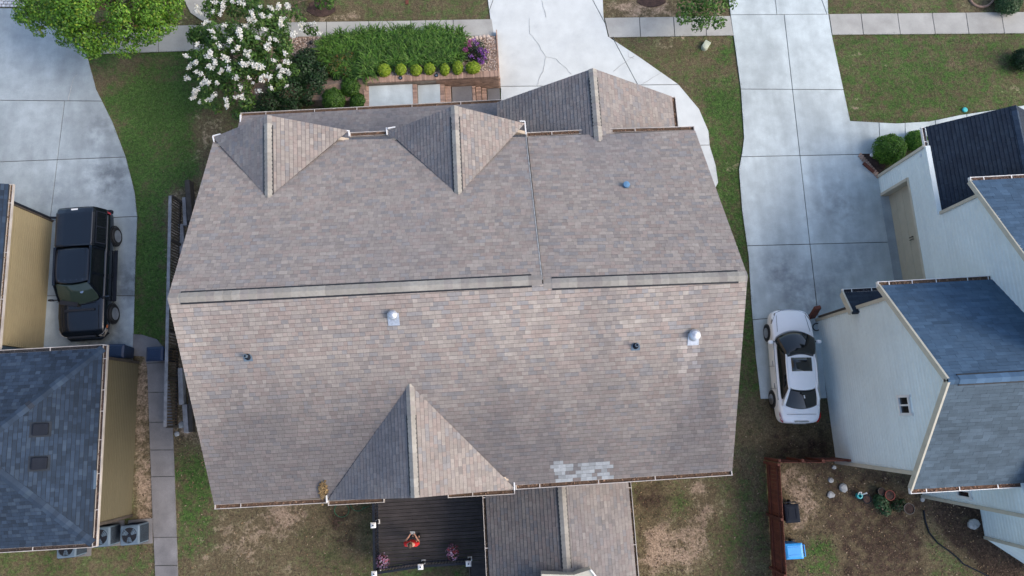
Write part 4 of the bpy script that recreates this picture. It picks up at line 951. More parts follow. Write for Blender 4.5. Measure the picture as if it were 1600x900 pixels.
        hl = r.children[-1]; q = hl.modifiers.new('t', 'SOLIDIFY'); q.thickness = .06; q.offset = 0
        for y in (1.0, .0, -.95): MB().bar(V(s * .915, y, .32), V(s * .918, y - .03, .90), .03, .012, V(0, 1, 0)).build('door_gap', M['black'], r)
        for y in (.2, -.75): MB().bar(V(s * .93, y, .80), V(s * .93, y - .2, .80), .03, .025).build('door_handle', M['chrome'], r)
        for y in (1.45, -1.40):
            wheel(r, s * .825, y, .33, .22)
            MB().lathe([(.335, -.02), (.385, -.02), (.385, .02), (.335, .02), (.335, -.02)], (s * .905, y, .35), 24, Matrix(((0, 0, 1), (1, 0, 0), (0, 1, 0))), False).build('wheel_arch', M['black'], r)
    # sunroof on the roof, bonnet and boot lines
    sr = [[V(x, y, 1.50 + .006 * (1 - abs(x))) for x in (-.42, -.21, 0, .21, .42)] for y in (.27, -.02, -.29)]
    so = sheet(r, 'sunroof', sr, G, .03)
    MB().bar(V(0, 2.40, .62), V(0, 2.435, .46), .8, .03).build('grille', M['black'], r); MB().tube([(-.66, 2.25, .735), (-.35, 2.385, .70), (0, 2.42, .69), (.35, 2.385, .70), (.66, 2.25, .735)], .014, 6).build('grille_trim', M['chrome'], r)
    for s in (-1, 1): MB().bar(V(s * .70, 1.42, 1.0), V(s * .62, 2.15, .815), .012, .008).build('bonnet_line', M['black'], r)
    MB().bar(V(-.62, -2.05, 1.075), V(.62, -2.05, 1.075), .012, .008).build('boot_line', M['black'], r)
    MB().bar(V(-.26, -2.44, .75), V(.26, -2.44, .75), .012, .12).build('number_plate', M['white'], r)
    MB().bar(V(-.3, -2.35, 1.03), V(.3, -2.35, 1.03), .05, .015).build('boot_trim', M['chrome'], r)
    MB().bar(V(0, -1.28, 1.47), V(0, -1.40, 1.52), .04, .02).build('roof_aerial', W, r)
sedan()
def pickup():
    a = at(121, 388, 1.86); c = at(117, 448, 1.86); gz = at(128, 425, 1.2)
    r = thing('pickup_truck', 'black crew cab pickup with a bed topper parked on the left drive', 'pickup truck', (at(135, 428, 1.05).x - .08, at(135, 427, 1.05).y, .05), None, math.pi + R(1.0), True)
    B = M['carblack']; G = M['glass']
    st = [(-2.80, .80, .95, .80, .50), (-2.76, .92, 1.06, .94, .44), (-2.6, .965, 1.10, 1.0, .42), (-1.5, .985, 1.12, 1.02, .4), (-.8, .985, 1.12, 1.02, .4), (.6, .985, 1.12, 1.02, .4), (1.25, .98, 1.15, 1.0, .4), (1.7, .975, 1.13, .99, .4), (2.2, .96, 1.09, .95, .4), (2.5, .92, 1.03, .90, .42), (2.68, .84, .94, .82, .46), (2.76, .68, .80, .70, .5)]
    loft_car(r, st, B)
    def arc(y, z, w_, bow, zc, n=9): return [V(w_ * (2 * i / (n - 1) - 1), y - bow * (2 * i / (n - 1) - 1) ** 2, z + zc * (1 - (2 * i / (n - 1) - 1) ** 2)) for i in range(n)]
    f0 = arc(1.42, 1.13, .84, .25, .03); f1 = arc(.62, 1.80, .68, .12, .05); fm = [p.lerp(q, .5) + V(0, .02, .03) for p, q in zip(f0, f1)]
    sheet(r, 'windscreen', [f0, fm, f1], M['ashield'], sub=1)
    MB().bar(V(-.62, 1.30, 1.22), V(-.05, 1.38, 1.20), .025, .02).build('wiper', M['black'], r); MB().bar(V(.10, 1.38, 1.20), V(.66, 1.26, 1.22), .025, .02).build('wiper', M['black'], r)
    MB().lathe([(.01, 0), (.07, .01), (.07, .03)], (-.30, .92, 1.58), 10).build('mirror', M['chrome'], r, label='bright inside mirror behind the windscreen')
    rows = [f1, arc(.2, 1.85, .70, 0, .05), arc(-.3, 1.86, .70, 0, .05), arc(-.98, 1.84, .69, 0, .05)]
    sheet(r, 'roof', [[p + V(0, 0, .01) for p in q] for q in rows], B, .05, 1)
    for k in range(7):
        x = -.51 + .17 * k; MB().bar(V(x, .30, 1.905), V(x, -.9, 1.905), .05, .012).build('roof_rib', B, r)
    for k in range(5): MB().lathe([(.018, 0), (.012, .02)], (-.46 + .23 * k, .44, 1.885), 8).build('cab_marker', M['chrome'], r)
    for s in (-1, 1): MB().tube([V(s * .665, .55, 1.86), V(s * .685, .1, 1.895), V(s * .685, -.95, 1.88)], .02, 6).build('roof_rail', M['charcoal'], r)
    # topper on the bed
    def ring(y, w0, w1, z1): return [V(s * x, y, z) for s, x, z in ((-1, w0, 1.10), (-1, w0 * .99, 1.18), (-1, w1 + .05, z1 - .12), (-1, w1 - .02, z1 - .01), (-1, w1 * .5, z1 + .03), (1, w1 * .5, z1 + .03), (1, w1 - .02, z1 - .01), (1, w1 + .05, z1 - .12), (1, w0 * .99, 1.18), (1, w0, 1.10))]
    mb = MB(); Q = [ring(-1.04, .93, .72, 1.82), ring(-1.10, .94, .74, 1.88), ring(-2.5, .94, .74, 1.86), ring(-2.72, .93, .72, 1.80), ring(-2.78, .92, .70, 1.70)]
    for q in Q: mb.add(q, [])
    for i in range(4):
        for k in range(9): mb.f.append((i * 10 + k, i * 10 + k + 1, (i + 1) * 10 + k + 1, (i + 1) * 10 + k)); mb.mi.append(0)
    mb.f += [tuple(range(10)), tuple(range(49, 39, -1))]; mb.mi += [0, 0]
    tp = mb.build('bed_topper', B, r, smooth=False, bev=.03)
    MB().bar(V(-.13, -2.66, 1.845), V(.13, -2.66, 1.845), .07, .03).build('brake_lamp', M['white'], tp)
    for s in (-1, 1):
        # cab sides: pillars and windows
        E = 0 if s < 0 else -1; xs = lambda t, y0=0: s * (.87 + (.70 - .87) * t)
        mbp = MB()
        for y in (1.15, .15, -.98):
            yt = y if y < 1 else .58
            mbp.bar(V(s * .88, y, 1.10), V(s * .70, yt, 1.83), .11 if y < 1 else .08, .05, V(s, 0, .2))
        mbp.bar(V(s * .70, .62, 1.83), V(s * .71, -1.02, 1.83), .10, .07); mbp.build('pillar', B, r)
        for y0, y1, t0 in ((1.08, .20, .50), (.10, -.92, .10)):
            MB().add([(s * .875, y0, 1.12), (s * .875, y1, 1.12), (s * .71, y1, 1.80), (s * .71, t0 if y0 > 1 else y0, 1.80)], [(0, 1, 2, 3)]).build('side_window', G, r)
        for y0, y1 in ((-1.22, -1.88), (-1.94, -2.55)):
            MB().bar(V(s * .895, y0, 1.46), V(s * .895, y1, 1.46), .42, .03, V(s * .93, 0, .35)).build('topper_window', G, tp)
        MB().bar(V(s * .905, -1.16, 1.47), V(s * .905, -2.6, 1.47), .52, .012, V(s * .93, 0, .35), -.012).build('topper_window_frame', M['charcoal'], tp)
        mr = MB().box((s * 1.13, 1.12, 1.2), (.20, .09, .17)).build('mirror', B, r, bev=.03); MB().bar(V(s * .9, 1.12, 1.15), V(s * 1.08, 1.12, 1.18), .06, .05).build('mirror_arm', M['black'], mr)
        MB().add([(s * .93, -2.72, .82), (s * .96, -2.62, .82), (s * .955, -2.62, 1.08), (s * .90, -2.74, 1.08)], [(0, 1, 2, 3)]).build('tail_light', M['lampred'], r)
        q = r.children[-1].modifiers.new('t', 'SOLIDIFY'); q.thickness = .07; q.offset = 0
        hl = MB().add([(s * .62, 2.72, .70), (s * .82, 2.64, .70), (s * .93, 2.46, .72), (s * .925, 2.42, .86), (s * .80, 2.62, .87), (s * .62, 2.70, .84)], [(0, 1, 2, 3, 4, 5)]).build('headlight', M['lampclear'], r); q = hl.modifiers.new('t', 'SOLIDIFY'); q.thickness = .09; q.offset = 0
        MB().add([(s * .94, 2.42, .74), (s * .965, 2.28, .76), (s * .96, 2.28, .87), (s * .935, 2.40, .87)], [(0, 1, 2, 3)]).build('indicator', M['amber'], r); q = r.children[-1].modifiers.new('t', 'SOLIDIFY'); q.thickness = .06; q.offset = 0
        for y in (1.75, -1.75):
            wheel(r, s * .915, y, .40, .27)
            MB().lathe([(.41, -.02), (.47, -.02), (.47, .02), (.41, .02), (.41, -.02)], (s * .975, y, .43), 24, Matrix(((0, 0, 1), (1, 0, 0), (0, 1, 0))), False).build('wheel_arch', M['black'], r)
        MB().bar(V(s * 1.0, 1.2, .42), V(s * 1.0, -1.1, .42), .16, .06).build('running_board', M['charcoal'], r, bev=.02)
        for y in (.30, -.75): MB().bar(V(s * .995, y, .95), V(s * .995, y - .2, .95), .03, .03).build('door_handle', M['black'], r)
        for y in (1.2, .12, -.98): MB().bar(V(s * .985, y, .46), V(s * .985, y, 1.05), .012, .012).build('door_gap', M['black'], r)
        MB().bar(V(s * .74, 1.45, 1.145), V(s * .72, 2.5, 1.035), .012, .012).build('bonnet_line', M['black'], r)
    MB().box((0, -2.84, .60), (1.8, .16, .2)).build('rear_bumper', M['charcoal'], r, bev=.04); MB().tube([(-.85, 2.55, .55), (-.6, 2.78, .55), (.6, 2.78, .55), (.85, 2.55, .55)], .1, 8).build('front_bumper', B, r, smooth=True)
    MB().bar(V(-.55, 2.74, .84), V(.55, 2.74, .84), .08, .18).build('grille', M['black'], r)
    MB().bar(V(-.6, 1.62, 1.17), V(.6, 1.62, 1.17), .10, .02).build('cowl_vent', M['black'], r)
    r.scale = (1.06, 1, .94); r.location.x -= .09
pickup()

# ================================================================== DECK AND PERSON
DZ = 1.1
def deck():
    x0, x1, y0, y1 = -5.72, -1.12, -5.62, -1.9
    h = thing('deck', 'dark brown board deck with black railing behind the house', 'deck', (-3.4, -3.8, 0))
    mb = MB()
    for y in (y0 + .1, -3.6, y1 - .1): mb.bar(V(x0 + .05, y, DZ - .14), V(x1, y, DZ - .14), .06, .2)
    for x in (x0 + .05, -4.2, -2.7, x1 - .05): mb.bar(V(x, y0 + .02, DZ - .14), V(x, y1, DZ - .14), .05, .19)
    for x in (x0 + .1, -3.7, x1 - .1):
        for y in (y0 + .12, -2.3): mb.box((x, y, (DZ - .24) / 2), (.12, .12, DZ - .24))
    mb.build('deck_frame', M['darkwood'], h)
    y = y1
    while y > y0:
        MB().box(((x0 + x1) / 2, y - .066, DZ - .014 + random.uniform(-.003, .003)), (x1 - x0 + .02, .126, .028)).build('deck_board', M['deck'], h); y -= .142
    for k in range(5):
        MB().box((-1.55, y0 - .16 - .28 * k, DZ - .2 - .19 * k), (.85, .27, .035)).build('stair_tread', M['deck'], h)
    for x in (-1.95, -1.15): MB().bar(V(x, y0, DZ - .1), V(x, y0 - 1.5, .05), .04, .2).build('stair_stringer', M['darkwood'], h)
    posts = [at(583, 821, DZ + 1), at(584, 897, DZ + 1), at(657, 886, DZ + 1), at(732, 881, DZ + 1)]; posts[1].x = posts[0].x
    yb = posts[1].y
    for p in posts:
        q = MB().box((p.x, p.y, DZ + .48), (.095, .095, .98)).build('railing_post', M['black'], h)
        MB().box((p.x, p.y, DZ + .03), (.17, .17, .06)).build('post_skirt', M['white'], q)
        MB().lathe([(.148, DZ + .955), (.148, DZ + .98), (.05, DZ + 1.03)], (p.x, p.y, 0), 4, Matrix.Rotation(math.pi / 4, 3, 'Z')).build('post_cap', M['white'], q)
        MB().box((p.x, p.y, DZ + 1.032), (.055, .055, .012)).build('solar_cell', M['navy'], q)
    segs = [(V(posts[0].x, y1, 0), posts[0]), (posts[0], posts[1]), (posts[1], posts[2]), (posts[2], posts[3])]
    for a, b in segs:
        a = V(a.x, a.y, 0); b = V(b.x, b.y, 0)
        MB().bar(a + V(0, 0, DZ + .9), b + V(0, 0, DZ + .9), .085, .05).build('top_rail', M['charcoal'], h); MB().bar(a + V(0, 0, DZ + .1), b + V(0, 0, DZ + .1), .05, .04).build('bottom_rail', M['charcoal'], h)
        n = int((b - a).length / .12)
        for i in range(1, n):
            p = a.lerp(b, i / n); MB().box((p.x, p.y, DZ + .5), (.02, .02, .78)).build('baluster', M['black'], h)
deck()
def flowerpot(u, v, label):
    p = at(u, v, DZ + .45); p.z = DZ
    t = thing('potted_flowers', label, 'flowerpot', p, 'pots of pink flowers on the dark deck')
    MB().lathe([(.11, 0), (.16, .26), (.175, .28), (.15, .28)], p, 14).build('pot', M['charcoal'], t)
    crown('leaves', [(p.x, p.y, p.z + .42, .22, .2)], 4200, .035, [(.03, .05, .02), (.05, .08, .03)], t)
    c = np.array(p) + np.array([0, 0, .44]); d = unit(RNG.normal(size=(150, 3)) + np.array([0, 0, .5])); C = c + d * np.array([.26, .3, .22]) * RNG.uniform(.8, 1.1, (150, 1))
    v_, f = quads(C, unit(d + RNG.normal(size=(150, 3)) * .3), RNG.uniform(.03, .05, 150), .9)
    npmesh('blossoms', v_, f, M['petal'], t, leafcols(150, [(.34, .16, .26), (.42, .24, .36), (.30, .05, .07), (.36, .28, .40)]), 'stuff')
flowerpot(598, 877, 'pink and lilac flowers in a pot at the corner post of the dark deck')
flowerpot(707, 863, 'pot of pink flowers on the open right half of the dark deck')
def skin(name, joints, edges, m, parent, sub=2, sm=1.0):
    me = bpy.data.meshes.new(name); off = OFF[parent]
    me.from_pydata([tuple(V(*j[0]) ) for j in joints], edges, []); o = link(name, me, m, parent)
    md = o.modifiers.new('skin', 'SKIN'); md.use_smooth_shade = True
    if not me.skin_vertices: me.attributes
    sv = me.skin_vertices[0].data
    for i, j in enumerate(joints):
        r = j[1]; sv[i].radius = r if isinstance(r, tuple) else (r, r)
    sv[0].use_root = True
    q = o.modifiers.new('s', 'SUBSURF'); q.levels = q.render_levels = sub
    return o
def person():
    p = at(644, 846, DZ + .6); h = thing('person', 'person in a red shirt standing on the dark deck holding a small grey controller', 'person', (at(641, 851, DZ + 1.62).x, at(641, 851, DZ + 1.62).y - .02, DZ + .002), None, R(-4), True)
    # one continuous body: pelvis root, spine, neck, head, arms bent forward at the elbow, legs (facing +y)
    J = [((0, 0, .93), (.15, .11))]; E = []
    def add(pos, r, par): J.append((pos, r)); E.append((par, len(J) - 1)); return len(J) - 1
    s1 = add((0, 0, 1.1), (.145, .10), 0); s2 = add((0, 0, 1.28), (.16, .11), s1); s3 = add((0, -.01, 1.42), (.15, .09), s2); nk = add((0, 0, 1.50), .055, s3); hd = add((0, .025, 1.60), (.075, .085), nk); tp = add((0, .02, 1.70), (.07, .085), hd)
    hands = {}
    for s in (-1, 1):
        sh = add((s * .20, -.01, 1.41), .062, s3); el = add((s * .27, .03, 1.13), .045, sh); wr = add((s * .11, .27, 1.12), .03, el); pm = add((s * .085, .33, 1.12), (.035, .02), wr); hands[s] = (pm, V(s * .085, .33, 1.12))
        for k in range(4):   # four fingers curled round the controller
            y = .355 - .018 * k; f1 = add((s * (.055 - .002 * k), y + .02, 1.10 - .012 * k), .010, pm); f2 = add((s * .035, y + .015, 1.085 - .012 * k), .009, f1); add((s * .03, y - .005, 1.08 - .01 * k), .008, f2)
        t1 = add((s * .075, .315, 1.145), .011, pm); add((s * .05, .335, 1.15), .009, t1)
        hp = add((s * .09, 0, .86), .09, 0); kn = add((s * .11, .02, .48), .062, hp); an = add((s * .12, -.02, .09), .043, kn); add((s * .13, .13, .05), (.045, .035), an)
    body = skin('body', J, E, M['skin'], h)
    # clothes over it
    C = [((0, 0, .90), (.165, .125))]; E2 = []
    def add2(pos, r, par): C.append((pos, r)); E2.append((par, len(C) - 1)); return len(C) - 1
    a1 = add2((0, 0, 1.1), (.16, .12), 0); a2 = add2((0, 0, 1.28), (.18, .13), a1); a3 = add2((0, -.01, 1.41), (.165, .105), a2); add2((0, -.005, 1.46), (.08, .07), a3)
    for s in (-1, 1):
        q = add2((s * .205, -.01, 1.415), .082, a3); add2((s * .262, .02, 1.20), .068, q)
    skin('shirt', C, E2, M['red'], h)
    C = [((0, 0, .94), (.16, .12))]; E2 = []
    for s in (-1, 1):
        q = add2((s * .09, 0, .85), .105, 0); k_ = add2((s * .11, .02, .48), .08, q); add2((s * .12, -.015, .14), .066, k_)
    skin('trousers', C, E2, M['greycloth'], h)
    for s in (-1, 1):
        MB().lathe([(.03, 0), (.055, .01), (.055, .05), (.04, .09), (.01, .1)], (s * .13, .05, 0), 12, Matrix(((.85, 0, 0), (0, 2.4, 0), (0, 0, 1)))).build('shoe', M['black'], h, smooth=True)
    MB().lathe([(.105, 1.60), (.108, 1.66), (.10, 1.72), (.07, 1.77), (.02, 1.785)], (0, .0, 0), 16, Matrix(((.82, 0, 0), (0, 1.0, 0), (0, 0, 1)))).build('hair', M['hair'], h, smooth=True)
    for s in (-1, 1):
        MB().lathe([(.004, -.006), (.012, 0), (.004, .006)], (s * .033, .118, 1.645), 8, Matrix(((1, 0, 0), (0, 0, 1), (0, 1, 0)))).build('eye', M['black'], h)
        MB().lathe([(.01, -.01), (.03, 0), (.02, .012)], (s * .086, .02, 1.63), 8, Matrix(((0, 0, s), (.8, 0, 0), (0, 1, 0)))).build('ear', M['skin'], h, smooth=True)
    MB().add([(-.014, .115, 1.60), (.014, .115, 1.60), (0, .145, 1.605), (0, .115, 1.645)], [(0, 1, 2), (0, 2, 3), (1, 3, 2), (0, 3, 1)]).build('nose', M['skin'], h)
    MB().bar(V(-.022, .112, 1.575), V(.022, .112, 1.575), .012, .01).build('mouth', M['redwood'], h)
    # controller in both hands: a thing of its own
    w0 = Matrix.Rotation(R(-4), 3, 'Z') @ V(0, .37, 1.115)
    c = thing('controller', 'small grey remote controller held by the person in red', 'controller', h.location + w0, None, R(-4), True)
    MB().box((0, 0, 0), (.19, .11, .03)).build('case', M['stone'], c, bev=.01); MB().box((0, .07, .03), (.15, .012, .085)).build('screen', M['glass'], c)
    for s in (-1, 1): MB().lathe([(.012, .012), (.006, .025), (.011, .04)], (s * .06, -.01, 0), 8).build('stick', M['black'], c)
person()

# ================================================================== YARD THINGS
def bin_(u, v, z, label, m, rz=0, scale=1.0, group=None, lidm=None, lid_open=False):
    p = at(u, v, z); h = thing('wheelie_bin', label, 'bin', (p.x, p.y, .03), group, rz, True)
    P0 = [V(x * .23, y * .27, .08) for x, y in ((-1, -1), (1, -1), (1, 1), (-1, 1))]; P1 = [V(x * .28, y * .34, .98) for x, y in ((-1, -1), (1, -1), (1, 1), (-1, 1))]
    MB().add(P0 + P1, [(3, 2, 1, 0), (4, 5, 6, 7)] + [(i, (i + 1) % 4, 4 + (i + 1) % 4, 4 + i) for i in range(4)]).build('body', m, h, bev=.03)
    lm = lidm or m
    l = MB().add([V(x * .31, y * .37, z_) for z_, x, y in ((.98, -1, -1), (.98, 1, -1), (.98, 1, 1), (.98, -1, 1))] + [V(x * .30, y * .36, 1.03) for x, y in ((-1, -1), (1, -1), (1, 1), (-1, 1))] + [V(x * .22, y * .27, 1.07) for x, y in ((-1, -1), (1, -1), (1, 1), (-1, 1))],
        [(3, 2, 1, 0), (8, 9, 10, 11)] + [(i, (i + 1) % 4, 4 + (i + 1) % 4, 4 + i) for i in range(4)] + [(4 + i, 4 + (i + 1) % 4, 8 + (i + 1) % 4, 8 + i) for i in range(4)]).build('lid', lm, h, bev=.02)
    for s in (-1, 1): MB().bar(V(s * .15, -.2, 1.075), V(s * .15, .2, 1.075), .035, .02).build('lid_rib', lm, l)
    MB().tube([(-.22, .34, .98), (-.22, .44, 1.0), (.22, .44, 1.0), (.22, .34, .98)], .022, 8).build('handle', m, h)
    for s in (-1, 1): MB().lathe([(.13, -.03), (.13, .03)], (s * .27, .3, .13), 16, Matrix(((0, 0, 1), (1, 0, 0), (0, 1, 0)))).build('wheel', M['rubber'], h)
    return h
bin_(243, 553, 1.0, 'navy wheelie bin with closed lid standing on the path beside the picket fence', M['navy'], R(-90))
bin_(182, 549, 1.0, 'dark wheelie bin squeezed between the dark pickup and the navy hipped roof', M['navy'], R(88), lidm=M['navy'])
bin_(1237, 802, 1.0, 'black wheelie bin against the red fence in the back yard', M['charcoal'], 0)
bin_(1240, 861, 1.0, 'bright blue wheelie bin against the red fence near the bottom', M['skyblue'], R(-90))

def hvac(u, v, label, dark=False):
    p = at(u, v, .85); h = thing('condenser', label, 'air conditioner', (p.x, p.y, .06), 'air conditioning units by the beige house', R(2), True)
    MB().box((0, 0, -.03), (1.0, 1.0, .08)).build('pad', M['conc_path'], h)
    MB().box((0, 0, .42), (.78, .78, .8)).build('case', M['hvac'], h, bev=.06)
    mb = MB()
    for k in range(14):
        for s in (-1, 1): mb.box((s * .395, 0, .1 + k * .05), (.012, .66, .018)); mb.box((0, s * .395, .1 + k * .05), (.66, .012, .018))
    mb.build('louvre', M['charcoal'], h, kind='stuff')
    MB().lathe([(.335, .825), (.345, .86), (.31, .862), (.30, .83)], (0, 0, 0), 28).build('fan_shroud', M['hvac'], h)
    MB().lathe([(.30, .826), (.30, .832)], (0, 0, 0), 28).build('fan_well', M['black'], h)
    mb = MB()
    for k in range(3):
        a = k * 2.094 + .5; c, s = math.cos(a), math.sin(a); mb.add([(c * .06 - s * .04, s * .06 + c * .04, .842), (c * .27 - s * .14, s * .27 + c * .14, .852), (c * .28 + s * .10, s * .28 - c * .10, .838), (c * .07 + s * .05, s * .07 - c * .05, .836)], [(0, 1, 2, 3)])
    mb.build('fan', M['hvac'], h); MB().lathe([(.07, .83), (.07, .865), (.03, .87)], (0, 0, 0), 14).build('hub', M['charcoal'], h)
    mb = MB()
    for r in (.1, .17, .24, .30): mb.tube([(r * math.cos(a), r * math.sin(a), .868) for a in np.linspace(0, 6.283, 25)], .005, 4, False)
    for k in range(8): a = k * .785; mb.tube([(.08 * math.cos(a), .08 * math.sin(a), .87), (.31 * math.cos(a), .31 * math.sin(a), .866)], .005, 4)
    mb.build('guard', M['charcoal'], h)
hvac(203, 836, 'blue grey condenser nearest the path beside the beige house')
hvac(157, 839, 'middle blue grey condenser at the corner of the beige house')
hvac(104, 856, 'third condenser mostly under the navy roof eave')
MB().tube([at(188, 812, .1), at(200, 812, .3), at(186, 820, .4)], .02, 6)

def fence_left():
    h = thing('picket_fence', 'grey capped picket fence along the left side of the centre house', 'fence', (-14.4, 5.4, 0)); x0, x1 = at(266, 306, 1.05), at(258, 667, 1.05)
    n = 78
    for i in range(n + 1):
        p = x0.lerp(x1, i / n); MB().box((p.x + .02, p.y, .52), (.035, .05, .98)).build('picket', M['picketwood'], h)
    MB().bar(x0, x1, .13, .04).build('top_rail', M['greywood'], h); MB().bar(V(x0.x, x0.y, .12), V(x1.x, x1.y, .12), .05, .08).build('bottom_rail', M['darkwood'], h)
    for i in range(6):
        p = x0.lerp(x1, i / 5); MB().box((p.x + .05, p.y, .5), (.1, .1, 1.0)).build('fence_post', M['darkwood'], h)
fence_left()
def timber(pts, z, wd, ht, m, label, name='timber', group=None):
    a, b = at(*pts[0], z), at(*pts[1], z); mb = MB().bar(V(a.x, a.y, z - ht / 2), V(b.x, b.y, z - ht / 2), wd, ht)
    tag(mb.build(name, M[m], None, bev=.012), label, 'timber', group)
timber([(292, 281), (297, 345)], .45, .22, .45, 'darkwood', 'dark weathered timber standing highest in the gap beside the picket fence')
timber([(297, 340), (300, 420)], .40, .14, .40, 'darkwood', 'second dark timber running down under the left roof edge')
timber([(287, 308), (289, 352)], .22, .16, .2, 'greywood', 'short pale grey timber next to the top of the picket fence')
timber([(282, 350), (286, 420)], .16, .22, .14, 'greywood', 'grey timber lying between the picket fence and roof edge')
timber([(281, 575), (283, 632)], .34, .2, .3, 'greywood', 'grey timber near the lower end of the picket fence')
timber([(288, 632), (291, 676)], .24, .2, .22, 'greywood', 'grey timber lying at the bottom end of the side gap')
timber([(297, 600), (298, 675)], .30, .16, .28, 'darkwood', 'dark timber close under the lower left roof edge')
timber([(303, 312), (299, 345)], .06, .35, .05, 'greywood', 'flat grey slab piece beside the tall dark timber')
def stones(spots):
    for u, v, r, lb, m in spots:
        p = at(u, v, 0); mb = MB(); n = 9; pts = []
        for z, k in ((0, 1.0), (.35, .95), (.55, .55)): pts.append([(p.x + r * k * random.uniform(.8, 1.15) * math.cos(a), p.y + r * k * random.uniform(.75, 1.1) * math.sin(a), r * z) for a in np.linspace(0, 6.28, n, False)])
        for q in pts: mb.add(q, [])
        for i in range(2):
            for k in range(n): mb.f.append((i * n + k, i * n + (k + 1) % n, (i + 1) * n + (k + 1) % n, (i + 1) * n + k)); mb.mi.append(0)
        mb.f.append(tuple(range(2 * n, 3 * n))); mb.mi.append(0)
        tag(mb.build('stone', M[m], None), lb, 'stone')
stones([(1317, 762, .2, 'pale stone left of the turquoise watering can', 'stone'), (1298, 773, .16, 'small pale stone lowest of the loose ones in the yard', 'stone'), (1303, 730, .10, 'tiny pale stone at the rear corner of the sided wall', 'stone'), (1298, 750, .12, 'small flat stone between the fence corner and larger stones', 'stone'), (1520, 819, .26, 'large pale stone in the brown mulch beside the rear wing', 'stone'), (1441, 780, .11, 'small stone at the foot of the rear corner board', 'stone'),
        (284, 664, .16, 'rough stone at the lower end of the picket fence', 'stone'), (293, 672, .14, 'darker rough stone by the fence end timbers', 'stone'), (277, 678, .12, 'small rough stone beside the path below the picket fence', 'stone')])
def fence_right():
    h = thing('board_fence', 'red brown board fence running down the back yard with its boards visible', 'fence', (10.8, -5, 0))
    a = at(1197, 722, 0); b = at(1207, 905, 0); b = a + (b - a) * 1.35; L = (b - a).length; d = (b - a).normalized(); n = int(L / .15)
    for i in range(n):
        p = a + d * (i + .5) * (L / n); MB().box((p.x, p.y, .78 + random.uniform(-.015, .01)), (.022, .142, 1.5), math.atan2(d.y, d.x) + math.pi / 2).build('fence_board', M['redwood'], h)
    for z in (.4, 1.25): MB().bar(a + V(-.045, 0, z), b + V(-.045, 0, z), .04, .09).build('fence_rail', M['redwood'], h)
    for i in range(4): p = a.lerp(b, i / 3); MB().box((p.x - .07, p.y, .8), (.1, .1, 1.6)).build('fence_post', M['redwood'], h)
    g = thing('board_fence', 'short red brown cross fence with gate boards joining the sided wall', 'fence', (12.3, -2.6, 0))
    a = at(1196, 719, 0); b = at(1300, 719, 0); L = (b - a).length; d = (b - a).normalized(); n = int(L / .15)
    for i in range(n):
        p = a + d * (i + .5) * (L / n); MB().box((p.x, p.y + (.0 if i < n * .62 else .10), .78 + random.uniform(-.02, .015)), (.142, .022, 1.5)).build('fence_board', M['redwood'], g)
    for z in (.4, 1.3): MB().bar(a + V(0, .05, z), b + V(0, .05, z), .04, .09).build('fence_rail', M['redwood'], g)
    for k in (0, .33, .62, 1): p = a.lerp(b, k); MB().box((p.x, p.y + .08, .8), (.1, .1, 1.6)).build('fence_post', M['redwood'], g)
fence_right()
# pots, watering can and plants in the back yard
def pot(u, v, r, hgt, m, label):
    p = at(u, v, hgt); t = thing('plant_pot', label, 'plant pot', (p.x, p.y, 0))
    MB().lathe([(r * .72, 0), (r * .95, hgt * .85), (r * 1.08, hgt * .86), (r * 1.08, hgt), (r * .92, hgt), (r * .9, hgt * .86)], (p.x, p.y, 0), 18).build('pot', M[m], t); MB().lathe([(r * .88, hgt * .84), (r * .88, hgt * .9)], (p.x, p.y, 0), 16).build('earth', M['mulch'], t)
pot(1391, 774, .20, .35, 'terracotta', 'round terracotta pot in the back yard beside a green plant')
pot(1421, 795, .22, .3, 'black', 'black plastic pot rightmost in the row of yard pots')
pot(1355, 780, .17, .2, 'charcoal', 'dark grey pot right beside the turquoise watering can')
pot(1378, 768, .15, .3, 'black', 'small black pot hidden behind the terracotta pot')
p = at(1344, 775, .2); t = thing('watering_can', 'turquoise watering can lying on the back yard ground', 'watering can', (p.x, p.y, 0))
MB().lathe([(.10, 0), (.125, .05), (.12, .2), (.07, .21), (.06, .06)], p - V(0, 0, .2), 16).build('body', M['teal'], t)
MB().tube([p + V(.08, .03, -.1), p + V(.2, .09, .03), p + V(.27, .12, .08)], [.03, .025, .04], 8).build('spout', M['white'], t); MB().tube([p + V(-.07, .08, 0), p + V(-.05, .16, .06), p + V(.06, .15, .05), p + V(.05, .07, 0)], .022, 8).build('handle', M['white'], t)
def hose(name, pts, r, m, label, cat='hose', z=.03):
    P = []
    for i in range(len(pts) - 1):
        for k in range(6):
            q = at(*pts[i], z).lerp(at(*pts[i + 1], z), k / 6); P.append(q + V(0, 0, random.uniform(0, .01)))
    P.append(at(*pts[-1], z)); tag(MB().tube(P, r, 6).build(name, M[m], None, smooth=True), label, cat)
def circ(cu, cv, r, a0=0, a1=6.9, n=16): return [(cu + r * math.cos(a0 + (a1 - a0) * i / n), cv + r * math.sin(a0 + (a1 - a0) * i / n) * .95) for i in range(n + 1)]
hose('garden_hose', circ(534, 797, 11.5, -2.5, 4.2) + circ(559, 788, 11, 3.2, .3, 8) + [(566, 795), (578, 790)], .014, 'hosegreen', 'green garden hose coiled on the ground under the rear eave')
hose('garden_hose', circ(1276, 511, 6, 0, 12, 24) + [(1284, 519), (1288, 518)], .022, 'black', 'black hose coiled between the white sedan and the sided wall', z=.1)
hose('edging_strip', [(1443, 797), (1446, 815), (1452, 832), (1465, 848), (1486, 863), (1497, 872), (1505, 881), (1530, 893), (1550, 903)], .03, 'charcoal', 'dark edging strip curving round the brown mulch bed', 'edging')
